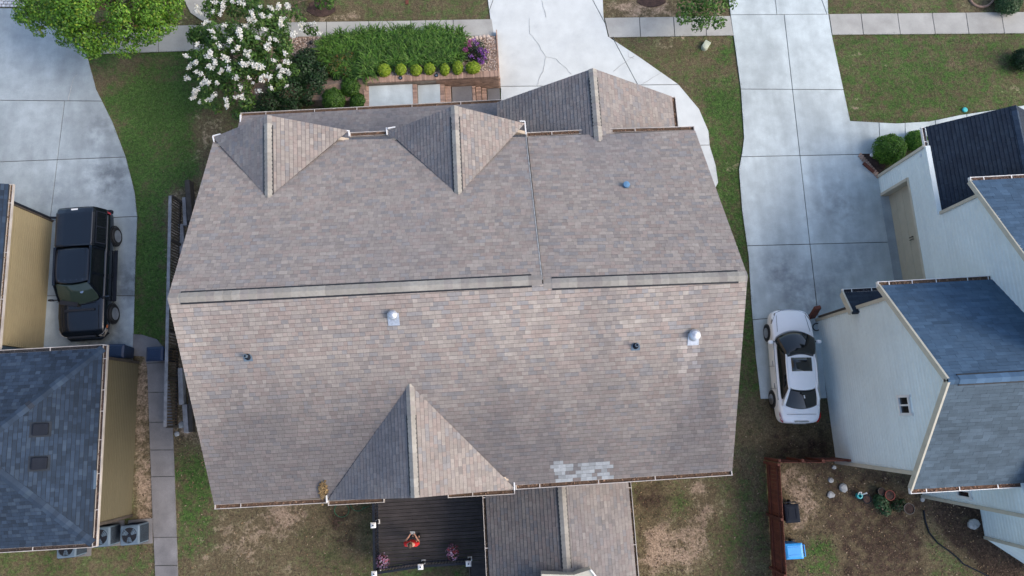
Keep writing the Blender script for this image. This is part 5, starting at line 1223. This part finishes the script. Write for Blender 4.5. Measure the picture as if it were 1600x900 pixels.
# utility box, lids, small finds
p = at(1104, 69, .15); t = thing('utility_box', 'pale green utility pedestal tilted on the lawn by the pale drive', 'utility box', (p.x, p.y, 0), None, R(-35), True)
MB().lathe([(.16, 0), (.16, .14), (.13, .2), (.04, .22)], (0, -.14, 0), 12).build('cover', M['greenbox'], t); MB().box((0, 0, .1), (.3, .34, .2)).build('body', M['greenbox'], t, bev=.03)
tag(MB().lathe([(.12, 0), (.12, .05), (.09, .07), (.01, .075)], at(1507, 172, 0), 14).build('valve_lid', M['teal'], None), 'small round turquoise lid in the lawn by the dark roof', 'lid')
t = thing('splash_block', 'brown downspout boot at the drive corner of the gabled wing', 'downspout boot', at(1274, 487, 0)); MB().bar(at(1268, 496, .05), at(1278, 480, .9), .28, .16).build('boot', M['redwood'], t, bev=.02)
# brick edging and bed by the garage corner
bd = MB().prism([at(u, v, .03) for u, v in ((1345, 240), (1372, 238), (1400, 240), (1374, 273))], (0, 0, -.06)).build('planting_bed', M['mulch']); tag(bd, kind='structure')
for k in range(11):
    q = at(1342, 241, .06).lerp(at(1373, 277, .06), (k + .5) / 11); MB().box((q.x, q.y, .06), (.09, .2, .12), R(-40)).build('brick', M['brick'], bd)
MB().box(at(1357, 262, .08), (.62, .12, .12), R(-48)).build('kerb_block', M['redwood'], bd)
tag(MB().lathe([(.07, 0), (.09, .05), (.05, .1)], at(1361, 243, 0), 8).build('spot_light', M['white'], None), 'small white garden light in the brick edged bed', 'garden light')
# ================================================================== ENTRY STEPS, RETAINING WALL, PLANTING BED
def entry():
    yw = 15.25; xw0, xw1 = -5.72, .37; top = 1.2
    h = thing('brick_wall', 'low tan brick retaining wall with a rowlock cap below the green bed', 'retaining wall', (-2.6, yw, 0))
    MB().box(((xw0 + xw1) / 2, yw + .12, .55), (xw1 - xw0 - .02, .2, 1.1)).build('core', M['mortar'], h)
    for i in range(int((xw1 - xw0) / .073)):
        MB().box((xw0 + .036 + i * .073, yw + .12, top - .045 + random.uniform(-.004, .004)), (.064, .29, .1)).build('cap_brick', M['brick'], h)
    for r in range(14):
        x = xw0 + (r % 2) * .105
        while x < xw1 - .1:
            MB().box((x + .1, yw + .02, .04 + r * .077), (.2, .05, .066)).build('brick', M['brick'], h) if x > -2.6 else None
            x += .212
    for r in range(14):
        y = yw + (r % 2) * .1
        while y < 17.9:
            MB().box((xw1 - .0, y + .1, .04 + r * .077 * max(.25, 1 - (y - yw) / 3.2)), (.05, .2, .06)).build('brick', M['brick'], h); y += .212
    # bed surface sloping from the wall top to the pavement
    b = MB(); b.prism([V(xw0, yw + .22, 1.1), V(xw1 - .03, yw + .22, 1.1), V(xw1 - .03, 17.85, .2), V(-12.2, 18.5, .15), V(-12.0, 15.2, .35), V(xw0, 14.5, .9)], (0, 0, -1.2))
    bed = b.build('planting_bed', M['soil']); tag(bed, kind='structure')
    # pale pea gravel
    def gz(x, y): return 1.1 - .9 * max(0, min(1, (y - yw - .22) / 2.4)) if x > xw0 else .4
    n = 5200; xs = RNG.uniform(xw0 + .05, xw1 - .08, n); ys = yw + .26 + RNG.random(n) * np.where(xs > -1.5, 2.3, .75); C = np.stack([xs, ys, [gz(a, b_) + .012 for a, b_ in zip(xs, ys)]], 1)
    n2 = 1500; x2 = RNG.uniform(-10.2, -8.0, n2); y2 = RNG.uniform(17.0, 18.2, n2); C = np.concatenate([C, np.stack([x2, y2, .2 + (18.5 - y2) * .05 + .05], 1)]); n = len(C)
    v, f = quads(C, unit(RNG.normal(size=(n, 3)) * .5 + [0, 0, 1]), RNG.uniform(.02, .045, n), .8)
    npmesh('gravel', v, f, M['gravel'], None, leafcols(n, [(.42, .31, .25), (.50, .40, .33), (.35, .24, .19), (.55, .47, .41)]), 'stuff')
    es = thing('stone_edging', 'row of whitish edging stones at the pavement corner of the gravel bed', 'stone edging', at(748, 59, .2))
    for i, (u, v_) in enumerate([(728, 61), (733, 60.5), (738, 60), (744, 59), (750, 58.5), (756, 57), (762, 57), (766, 61), (767, 67), (768, 73)]):
        p = at(u, v_, .25); mb = MB(); n_ = 8
        mb.lathe([(.09, 0), (.11, .06), (.07, .11), (.01, .12)], p - V(0, 0, .05), n_); o = mb.build('stone', M['gravel'], es)
        for d_ in o.data.color_attributes['Col'].data: d_.color = (.48, .40, .34, 1)
    # steps: landings with brick nosings, falling to the right
    st = thing('entry_steps', 'brick edged concrete entry steps rising from the drive to the porch', 'steps', (-3, 14, 0))
    LV = [(-5.62, -3.62, .95, 'conc_mid'), (-3.40, -2.38, .80, 'conc_mid'), (-1.86, -.92, .48, 'conc_path'), (-.22, .36, .12, 'conc_path')]
    for x0, x1, z, m in LV: MB().box(((x0 + x1) / 2, 14.1, z / 2), (x1 - x0, 2.2, z)).build('landing', M[m], st, bev=.01)
    rows = [(-5.73, .22, .99), (-3.52, .2, .96), (-2.28, .2, .81), (-2.03, .26, .66), (-.84, .14, .5), (-.62, .24, .40), (-.36, .22, .26)]
    for xc, wd, z in rows:
        MB().box((xc, 14.1, (z - .07) / 2), (wd, 2.2, z - .07)).build('riser', M['mortar'], st)
        for k in range(28):
            MB().box((xc, 15.17 - .036 - k * .073, z - .035 + random.uniform(-.004, .004)), (wd, .063, .07)).build('brick', M['brick'], st)
entry()
# path lights
for u, v, lb in ((626, 122, 'black garden spotlight in the gravel under the second round shrub'), (652, 117, 'black garden spotlight in front of the third round shrub'), (682, 118, 'low dark garden spotlight between the fourth and fifth round shrubs')):
    p = at(u, v, 1.2); t = thing('spot_light', lb, 'garden light', (p.x, p.y, 1.1)); MB().lathe([(.05, 0), (.085, .07), (.09, .14), (.06, .14), (.055, .1)], (p.x, p.y, 1.1), 12).build('housing', M['charcoal'], t); MB().lathe([(.058, .11), (.058, .118)], (p.x, p.y, 1.1), 12).build('lens', M['hvac'], t)
p = at(486, 66, .4); t = thing('path_light', 'black mushroom path light by the pavement and white flowering tree', 'garden light', (p.x, p.y, 0)); MB().tube([(p.x, p.y, 0), (p.x, p.y, .4)], .015, 6).build('stem', M['black'], t); MB().lathe([(.10, .38), (.09, .42), (.02, .47)], (p.x, p.y, 0), 12).build('shade', M['black'], t)
tag(MB().bar(at(463, 68, .12), at(508, 70, .12), .09, .12).build('timber', M['darkwood'], None), 'dark brown timber edging between pavement and white flowering tree', 'timber')

# ================================================================== PLANTS
GRN = [(.055, .115, .018), (.085, .165, .022), (.035, .075, .014), (.12, .19, .035)]
DGR = [(.018, .048, .016), (.026, .068, .020), (.012, .032, .012)]
def boxwood(u, v, r, zb, label, grp, pal, n=2600, ls=.028, sx=1, sy=1, rz=.9):
    p = at(u, v, zb + r * .8); t = thing('round_shrub', label, 'shrub', (p.x, p.y, zb), grp)
    d = unit(RNG.normal(size=(n, 3))); d[:, 2] = np.abs(d[:, 2]) * 1.0 - .25 * (RNG.random(n) < .3); bump = 1 + .07 * np.sin(d[:, 0] * 9 + r) * np.cos(d[:, 1] * 8)
    C = np.array([p.x, p.y, zb + r * .55]) + d * (r * bump * RNG.uniform(.86, 1.06, n))[:, None] * np.array([sx, sy, rz])
    v_, f = quads(C, unit(d + RNG.normal(size=(n, 3)) * .45 + [0, 0, .2]), RNG.uniform(.7, 1.3, n) * ls, .6); npmesh('foliage', v_, f, M['leaf'], t, leafcols(n, pal))
    mb = MB(); mb.col = (.02, .035, .01); mb.lathe([(r * .3 * sx, 0), (r * .78 * sx, r * .35), (r * .8 * sx, r * .7), (r * .5 * sx, r * 1.15), (.02, r * 1.3)], (p.x, p.y, zb), 12, Matrix(((1, 0, 0), (0, sy / sx, 0), (0, 0, 1)))).build('inner_growth', M['leaf'], t)
YG = [(.22, .34, .018), (.28, .39, .03), (.15, .25, .014), (.33, .42, .05)]
names = ['leftmost of the seven small round shrubs on the gravel', 'second small round shrub from the left, a spotlight below it', 'third small round shrub from the left, a spotlight in front', 'fourth small round shrub, middle of the row of seven', 'fifth small round shrub, narrow with a notched top', 'sixth small round shrub, taller and second from the purple bush', 'rightmost and widest small round shrub, beside the purple bush']
for (u, v, r, sx, sy), lb in zip([(600, 109, .30, 1, 1), (626, 108, .26, .95, 1.05), (650, 109, .26, 1, 1), (671, 107, .26, .95, 1.05), (695, 108, .25, .85, 1.15), (715, 105, .27, .9, 1.2), (739, 105, .30, 1.1, .95)], names): boxwood(u, v, r, 1.1, lb, 'small round shrubs along the brick wall', YG, sx=sx, sy=sy)
G2 = [(.05, .125, .014), (.075, .165, .020), (.032, .085, .012)]
for u, v, r, lb in ((549, 136, .50, 'large round green shrub at the back of the three by the porch'), (521, 154, .52, 'large round green shrub left of three, against the porch gutter'), (561, 159, .42, 'large round green shrub right of three, next to the brick steps')): boxwood(u, v, r, .5, lb, 'large round shrubs by the porch', G2, 5000, .032)
boxwood(1392, 232, .68, .0, 'bright green rounded shrub beside the garage corner of the pale house', 'shrubs by the pale garage', [(.09, .21, .02), (.13, .27, .03), (.05, .13, .012)], 7000, .035, 1.02, 1.0, 1.0)
boxwood(1433, 219, .48, .0, 'smaller rounded shrub tucked behind the garage corner next to the dark roof', 'shrubs by the pale garage', [(.09, .21, .02), (.13, .27, .03), (.05, .13, .012)], 4200, .035)
boxwood(1602, 92, .55, 0, 'dark round shrub at the right edge of the front lawn', None, DGR, 3500, .035)
boxwood(1578, 2, .6, 0, 'loose green shrub at the top right corner beyond the pavement', None, [(.04, .09, .03), (.06, .12, .05)], 3000, .04)
# strap-leaved plants: one bed nobody could count
def straps(name, poly, n, zf, pal, L=(.3, .58), wd=.018, kind='stuff', clump=True):
    us = [q[0] for q in poly]; vs = [q[1] for q in poly]; V_, F_, C_ = [], [], []; k = 0; cl = []
    while len(cl) < n // 22:
        u, v = random.uniform(min(us), max(us)), random.uniform(min(vs), max(vs))
        if inside((u, v), poly): cl.append((u, v))
    for u, v in cl:
        g = at(u, v, .6); z = zf(g.x, g.y); g = at(u, v, z + .3); base = V(g.x, g.y, z); tone = random.uniform(.75, 1.25)
        for _ in range(22):
            a = random.uniform(0, 6.28); l = random.uniform(*L); o = V(math.cos(a), math.sin(a), 0); sd_ = V(-o.y, o.x, 0) * wd; b0 = base + V(random.gauss(0, .07), random.gauss(0, .07), 0); rise = random.uniform(.3, .55); c = np.array(pick([(q, 1) for q in pal])) * tone * random.uniform(.75, 1.25)
            pts = [b0, b0 + o * l * .3 + V(0, 0, rise * .8), b0 + o * l * .65 + V(0, 0, rise), b0 + o * l + V(0, 0, rise * .75)]
            for i, (p, w_) in enumerate(zip(pts, (.7, 1, .8, .1))): V_ += [p - sd_ * w_, p + sd_ * w_]; C_ += [c * (.75 + .12 * i)] * 2
            F_ += [(k, k + 1, k + 3, k + 2), (k + 2, k + 3, k + 5, k + 4), (k + 4, k + 5, k + 7, k + 6)]; k += 8
    npmesh(name, np.array([tuple(p) for p in V_]), np.array(F_), M['leaf'], None, np.array(C_), kind)
def bz(x, y): return 1.1 - .9 * max(0, min(1, (y - 15.5) / 2.4)) if x > -5.9 else .35 + .25 * max(0, min(1, (17 - y) / 2))
straps('border_grass', [(508, 58), (545, 52), (600, 49), (660, 46), (722, 50), (727, 70), (722, 92), (700, 98), (640, 98), (596, 100), (585, 118), (560, 122), (520, 108), (500, 90)], 9000, bz, [(.062, .155, .018), (.092, .205, .026), (.042, .105, .016), (.12, .22, .04)])
# dark leafy shrubs between the flowering tree and the bed
def leafy(name, spots, label, cat, pal, ls, per, zb, wts=None, m='leaf', core=True):
    c0 = spots[0]; p0 = at(c0[0], c0[1], zb + c0[2]); t = thing(name, label, cat, (p0.x, p0.y, 0)); bl = []
    for u, v, r in spots: p = at(u, v, zb + r * .6); bl.append((p.x, p.y, zb + r * .6, r, r * .8))
    crown('foliage', bl, per, ls, pal, t, wts); branchwork('branches', (p0.x, p0.y, .1), [(b[0], b[1], b[2] + .1) for b in bl], .03, t); return t
leafy('dark_shrub', [(470, 108, .7), (450, 140, .75), (490, 132, .6), (480, 90, .5), (500, 112, .5), (480, 150, .45), (503, 140, .45), (470, 120, .5), (530, 124, .35), (445, 115, .5)], 'dark glossy shrub mass between the white flowering tree and border grass', 'shrub', DGR, .055, 4200, .3)
leafy('dark_shrub', [(420, 160, .6), (455, 168, .5), (395, 172, .45)], 'low dark shrub against the porch gutter under the flowering tree', 'shrub', DGR, .05, 3500, .3)
leafy('red_tipped_shrub', [(528, 96, .35), (545, 88, .3), (520, 108, .3), (540, 112, .3)], 'green shrub with orange red leaf tips beside the border grass', 'shrub', [(.05, .08, .02), (.19, .09, .03), (.10, .12, .03), (.03, .07, .02)], .04, 3000, .6)
# purple flowering bush
t = leafy('flowering_bush', [(742, 82, .42), (750, 92, .38), (733, 90, .3), (748, 72, .3)], 'dark bush with purple flower spikes at the drive corner of the bed', 'bush', [(.025, .05, .025), (.035, .07, .03), (.06, .035, .035)], .045, 3400, .6)
for u, v in [(726, 77), (728, 78), (750, 79), (754, 82), (750, 77), (758, 78), (755, 86), (757, 90), (752, 95), (754, 98), (749, 94), (737, 88), (746, 68), (733, 70), (760, 81), (741, 63), (734, 65)]:
    p = at(u, v, 1.25); n = 34; C = np.array(p) + RNG.normal(size=(n, 3)) * np.array([.05, .05, .04]); v_, f = quads(C, unit(RNG.normal(size=(n, 3)) + [0, 0, 1]), RNG.uniform(.025, .04, n), .8)
    npmesh('flower_spike', v_, f, M['petal'], t, leafcols(n, [(.25, .09, .36), (.34, .15, .46), (.17, .05, .24)] if u > 735 else [(.36, .07, .26), (.26, .06, .17)]))
# trees
def tree(name, base, blobs, label, pal, ls, per, trunk_r, wts=None, cat='tree', shell=.5):
    t = thing(name, label, cat, base); crown('crown', blobs, per, ls, pal, t, wts, shell)
    b = V(*base); cx = V(*[sum(q[i] for q in blobs) / len(blobs) for i in range(3)]); mb = MB(); fork = b.lerp(V(cx.x, cx.y, cx.z * .9), .5)
    mb.tube([b + V(0, 0, -.05), b + V(0, 0, .1), b.lerp(fork, .5), fork], [trunk_r * 1.5, trunk_r * 1.1, trunk_r, trunk_r * .85], 10)
    tr = mb.build('trunk', M['bark'], t, smooth=True)
    for q in blobs[::2][:26]: 
        e = V(q[0], q[1], q[2]); mm = fork.lerp(e, .5) + V(random.uniform(-.15, .15), random.uniform(-.15, .15), .15)
        MB().tube([fork, mm, e], [trunk_r * .55, trunk_r * .3, trunk_r * .08], 6).build('limb', M['bark'], tr, smooth=True)
    return t
# broad maple at the top left
bl = []
for i in range(75):
    u = random.uniform(20, 290); v = random.uniform(-150, 78); e = ((u - 150) / 135) ** 2 + ((v + 45) / 125) ** 2
    if e > 1: continue
    z = 2.6 + 2.2 * math.sqrt(max(0, 1 - e)) + random.uniform(-.5, .3); p = at(u, v, z); bl.append((p.x, p.y, z, random.uniform(.45, .8), random.uniform(.3, .5)))
for u, v in [(40, 28), (30, 26), (55, 35), (62, 48), (100, 58), (110, 45), (130, 66), (150, 74), (148, 80), (170, 70), (190, 58), (185, 45), (228, 42), (255, 45), (262, 38), (270, 20), (240, 30), (165, 55), (80, 30), (125, 40), (215, 20), (275, 5)]:
    z = 2.7 + random.uniform(0, .5); p = at(u, v, z); bl.append((p.x, p.y, z, random.uniform(.3, .48), .28))
tree('maple_tree', at(205, 40, 0), bl, 'broad bright green maple tree at the top left over drive and pavement', [(.085, .20, .018), (.13, .265, .024), (.05, .13, .012), (.20, .28, .03)], .064, 1050, .14, [3, 3, 3, 1])
mr = MB().prism([at(205 + 22 * math.cos(a), 33 + 14 * math.sin(a), .04) for a in np.linspace(0, 6.28, 16, False)], (0, 0, -.06)).build('mulch_ring', M['redwood']); tag(mr, kind='structure')
# white flowering crape myrtle
bl = []
for i in range(110):
    u = random.uniform(298, 482); v = random.uniform(-15, 172); e = ((u - 382) / 88) ** 2 + ((v - 80) / 92) ** 2
    if e > 1: continue
    z = 1.7 + 1.9 * math.sqrt(max(0, 1 - e)) + random.uniform(-.5, .2); p = at(u, v, z); bl.append((p.x, p.y, z, random.uniform(.25, .5), random.uniform(.2, .4)))
for u, v in [(300, 60), (315, 70), (425, 60), (440, 75), (410, 75), (430, 95), (415, 100), (445, 100), (400, 120), (430, 125), (390, 135), (350, 90), (370, 110), (395, 60), (360, 45), (420, 40), (445, 55), (480, 45), (470, 30), (462, 20), (490, 48), (320, 160), (340, 170), (370, 178)]: p = at(u, v, 2.2); bl.append((p.x, p.y, 2.2, .25, .2))
cm = tree('crape_myrtle', at(430, 150, .1), bl, 'tree with many white blossom clusters beside the front porch', [(.05, .115, .02), (.075, .16, .028), (.03, .075, .016), (.12, .19, .04)], .07, 1300, .09, [3, 3, 3, 1])
FL = [(338, 4), (348, 10), (336, 20), (345, 22), (311, 18), (315, 22), (395, 20), (398, 25), (392, 33), (378, 8), (365, 4), (410, 12), (423, 13), (438, 12), (451, 13), (410, 24), (441, 32), (438, 38), (400, 32), (332, 50), (337, 60), (352, 43), (374, 50), (376, 57), (293, 90), (292, 88), (322, 88), (327, 86), (305, 100), (297, 106), (313, 115), (296, 124), (324, 102), (335, 98), (334, 112), (365, 82), (367, 80), (354, 92), (356, 95), (385, 80), (388, 86), (390, 100), (380, 104), (361, 108), (371, 122), (327, 131), (316, 128), (301, 145), (307, 150), (314, 157), (305, 155), (335, 150), (330, 157), (354, 156), (355, 167), (371, 152), (381, 154), (408, 107), (400, 105), (421, 122), (438, 120), (445, 112), (455, 112), (437, 108), (450, 135), (425, 138), (403, 148), (430, 98), (452, 99), (429, 61), (412, 50), (462, 53), (458, 61), (490, 41), (488, 38), (497, 50), (475, 40), (448, 86), (408, 126), (398, 130), (309, 142), (345, 75), (360, 65), (418, 75), (405, 60), (385, 40), (425, 30), (470, 45), (340, 130), (345, 112), (310, 75), (322, 40), (375, 135), (390, 120)]
protos = []
for i in range(6):
    n = 46; C = RNG.normal(size=(n, 3)) * np.array([.095, .065, .05]); v_, f = quads(C, unit(RNG.normal(size=(n, 3)) * .7 + [0, 0, 1]), RNG.uniform(.03, .062, n), .9)
    me = npmesh('blossom', v_, f, M['petal'], None, leafcols(n, [(.78, .78, .74), (.72, .72, .66), (.62, .60, .48)], [4, 3, .5 if i < 4 else 3], .1)); protos.append(me.data); bpy.data.objects.remove(me)
for u, v in FL:
    e = ((u - 382) / 100) ** 2 + ((v - 80) / 105) ** 2; z = 2.25 + 1.75 * math.sqrt(max(0, 1 - e)); p = at(u, v, z)
    for k in range(1 if random.random() < .4 else 2):
        o = bpy.data.objects.new('blossom', random.choice(protos)); COL.objects.link(o); o.parent = cm; o.location = p + V(random.gauss(0, .06), random.gauss(0, .06), .1) - OFF[cm]; o.rotation_euler = (random.uniform(-.4, .4), random.uniform(-.4, .4), random.uniform(0, 6.3)); s = random.uniform(.42, .8); o.scale = (s, s, s)
def small_tree(base, spots, z0, label, r=.35):
    bl = []
    for u, v in spots: z = z0 + random.uniform(-.3, .6); p = at(u, v, z); bl.append((p.x, p.y, z, r * random.uniform(.7, 1.2), r * .7))
    return tree('young_tree', base, bl, label, [(.06, .145, .022), (.09, .19, .03), (.035, .085, .016)], .07, 900, .06)
small_tree(at(1120, 5, 0), [(1070, 5), (1080, 12), (1095, 8), (1110, 5), (1125, 8), (1140, 2), (1075, 24), (1068, 28), (1095, 28), (1110, 24), (1100, 36), (1090, 40), (1122, 34), (1128, 36), (1090, -8), (1105, -20), (1125, -15), (1140, -12), (1085, -25), (1110, -35)], 2.0, 'young green tree overhanging the pavement between the two middle drives')
small_tree(at(497, 12, 0), [(495, -5), (505, -8), (512, 5), (500, 5), (518, -3), (508, -18), (490, -18)], 1.7, 'small young tree in a dark mulch ring above the pavement', .26)
small_tree(at(480, -4, 0), [(478, -6), (540, -4), (462, 6)], 1.2, 'thin sprig of green growth beside the pavement at the top', .13)
for cu, cv, a, b in ((502, 13, 22, 13), (1018, 0, 22, 11)):
    mr = MB().prism([at(cu + a * math.cos(q) * (1 + .08 * math.sin(5 * q)), cv + b * math.sin(q), .03) for q in np.linspace(0, 6.28, 18, False)], (0, 0, -.05)).build('mulch_ring', M['mulch']); tag(mr, kind='structure')
for u, v in ((635, 3), (638, 3)): pass
tag(MB().box(at(636, 2, .02), (.14, .3, .05)).build('meter_lid', M['redwood'], None), 'small reddish lid in the dry grass above the pavement', 'lid')
hose('flower_edging', circ(1534, -8, 20, .3, 2.8, 10), .06, 'brick', 'pinkish curved edging at the top right corner', 'edging')
leafy('yard_plant', [(1384, 798, .22), (1377, 786, .3), (1372, 780, .2)], 'green leafy plant by the terracotta pot in the back yard', 'plant', [(.03, .08, .03), (.05, .12, .05)], .05, 4500, .05)
leafy('yard_plant', [(1402, 790, .25), (1410, 785, .18)], 'low dark plant between the terracotta and the black pot', 'plant', DGR, .045, 3500, .05)

# ================================================================== GRASS TUFTS: real blades over the painted lawns
def tufts():
    n = 150000; x = RNG.uniform(-26, 27, n); y = RNG.uniform(-8, 22, n); ix = np.clip(np.searchsorted(GX, x) - 1, 0, len(GX) - 1); iy = np.clip(np.searchsorted(GY, y) - 1, 0, len(GY) - 1)
    c = GC.reshape(len(GY), len(GX), 3)[iy, ix]; keep = RNG.random(n) < np.clip(.25 + c[:, 0] - c[:, 1] - c[:, 2] * .7, .04, 1); x, y, c = x[keep], y[keep], c[keep]
    # not on the house footprint
    out = ~((x > -9.8) & (x < 7.2) & (y > -2.1) & (y < 12.5)); x, y, c = x[out], y[out], c[out]; n = len(x)
    a = RNG.uniform(0, 6.283, n); hgt = RNG.uniform(.018, .05, n); ln = RNG.uniform(.03, .09, n); wv = RNG.uniform(.010, .022, n)
    b = np.stack([x, y, np.zeros(n)], 1); o = np.stack([np.cos(a), np.sin(a), np.zeros(n)], 1); s = np.stack([-np.sin(a), np.cos(a), np.zeros(n)], 1)
    v = np.stack([b - s * wv[:, None], b + s * wv[:, None], b + o * ln[:, None] + [0, 0, 1] * hgt[:, None]], 1).reshape(-1, 3); f = np.arange(3 * n).reshape(-1, 3)
    g = np.clip(c[:, 0] + RNG.normal(0, .28, n), 0, 1)[:, None]; col = (1 - g) * np.array([.13, .105, .066]) + g * np.array([.055, .105, .024]); col = col * RNG.uniform(.72, 1.25, (n, 1)); npmesh('lawn_grass', v, f, M['leaf'], None, np.repeat(col, 3, 0), 'stuff')
    # ragged grass edge along the paving
    E_ = []
    for P in PAVES:
        for i in range(len(P)):
            a, b = np.array(P[i]), np.array(P[(i + 1) % len(P)]); L_ = np.linalg.norm(b - a); k = int(L_ / .022)
            if k < 1: continue
            t = RNG.random(k)[:, None]; q = a + (b - a) * t; nn = np.array([b[1] - a[1], a[0] - b[0]]) / L_
            for sg in (1, -1):
                o_ = q + nn * sg * .12
                E_ += [(x_, y_, nn[0] * sg, nn[1] * sg) for (x_, y_), (ox, oy) in zip(q, o_) if -26 < x_ < 27 and -8 < y_ < 22 and not any(inside((ox, oy), Q) for Q in PAVES)]
    E_ = np.array(E_); k = len(E_); ix = np.clip(np.searchsorted(GX, E_[:, 0]) - 1, 0, len(GX) - 1); iy = np.clip(np.searchsorted(GY, E_[:, 1]) - 1, 0, len(GY) - 1); c2 = GC.reshape(len(GY), len(GX), 3)[iy, ix]
    cl = np.array([vnoise(x_, y_, 2.3) * .6 + vnoise(x_, y_, 7) * .4 for x_, y_ in E_[:, :2]]); keep = (RNG.random(k) < np.clip(c2[:, 0] * 1.6 - c2[:, 2], 0, 1)) & (cl > .38); E_, c2, cl = E_[keep], c2[keep], cl[keep]; k = len(E_)
    b = np.stack([E_[:, 0] + E_[:, 2] * .015, E_[:, 1] + E_[:, 3] * .015, np.zeros(k)], 1); a = np.arctan2(-E_[:, 3], -E_[:, 2]) + RNG.normal(0, .7, k); ln = RNG.uniform(.02, .10, k) * (cl * 1.6); o = np.stack([np.cos(a), np.sin(a), np.zeros(k)], 1); s = np.stack([-np.sin(a), np.cos(a), np.zeros(k)], 1) * RNG.uniform(.006, .014, k)[:, None]
    v = np.stack([b - s, b + s, b + o * ln[:, None] + np.array([0, 0, 1]) * RNG.uniform(.06, .085, k)[:, None]], 1).reshape(-1, 3); g = np.clip(c2[:, 0] + .1 + RNG.normal(0, .2, k), 0, 1)[:, None]; col = ((1 - g) * np.array([.14, .115, .06]) + g * np.array([.05, .10, .022])) * RNG.uniform(.6, 1.4, (k, 1))
    npmesh('edge_grass', v, np.arange(3 * k).reshape(-1, 3), M['leaf'], None, np.repeat(col, 3, 0), 'stuff')
    # fallen leaves, twigs and pebbles over the bare back yard
    n = 9500; u = np.concatenate([RNG.uniform(990, 1600, 6500), RNG.uniform(205, 585, 3000)]); w_ = RNG.uniform(665, 915, n); P = np.array([tuple(at(a_, b_, .012)) for a_, b_ in zip(u, w_)])
    v, f = quads(P, unit(RNG.normal(size=(n, 3)) * .35 + [0, 0, 1]), RNG.uniform(.012, .055, n), .5); npmesh('fallen_leaves', v, f, M['litter'], None, leafcols(n, [(.10, .065, .04), (.17, .115, .065), (.26, .20, .14), (.05, .035, .025)], [4, 3, 1.2, 3]), 'stuff')
tufts()
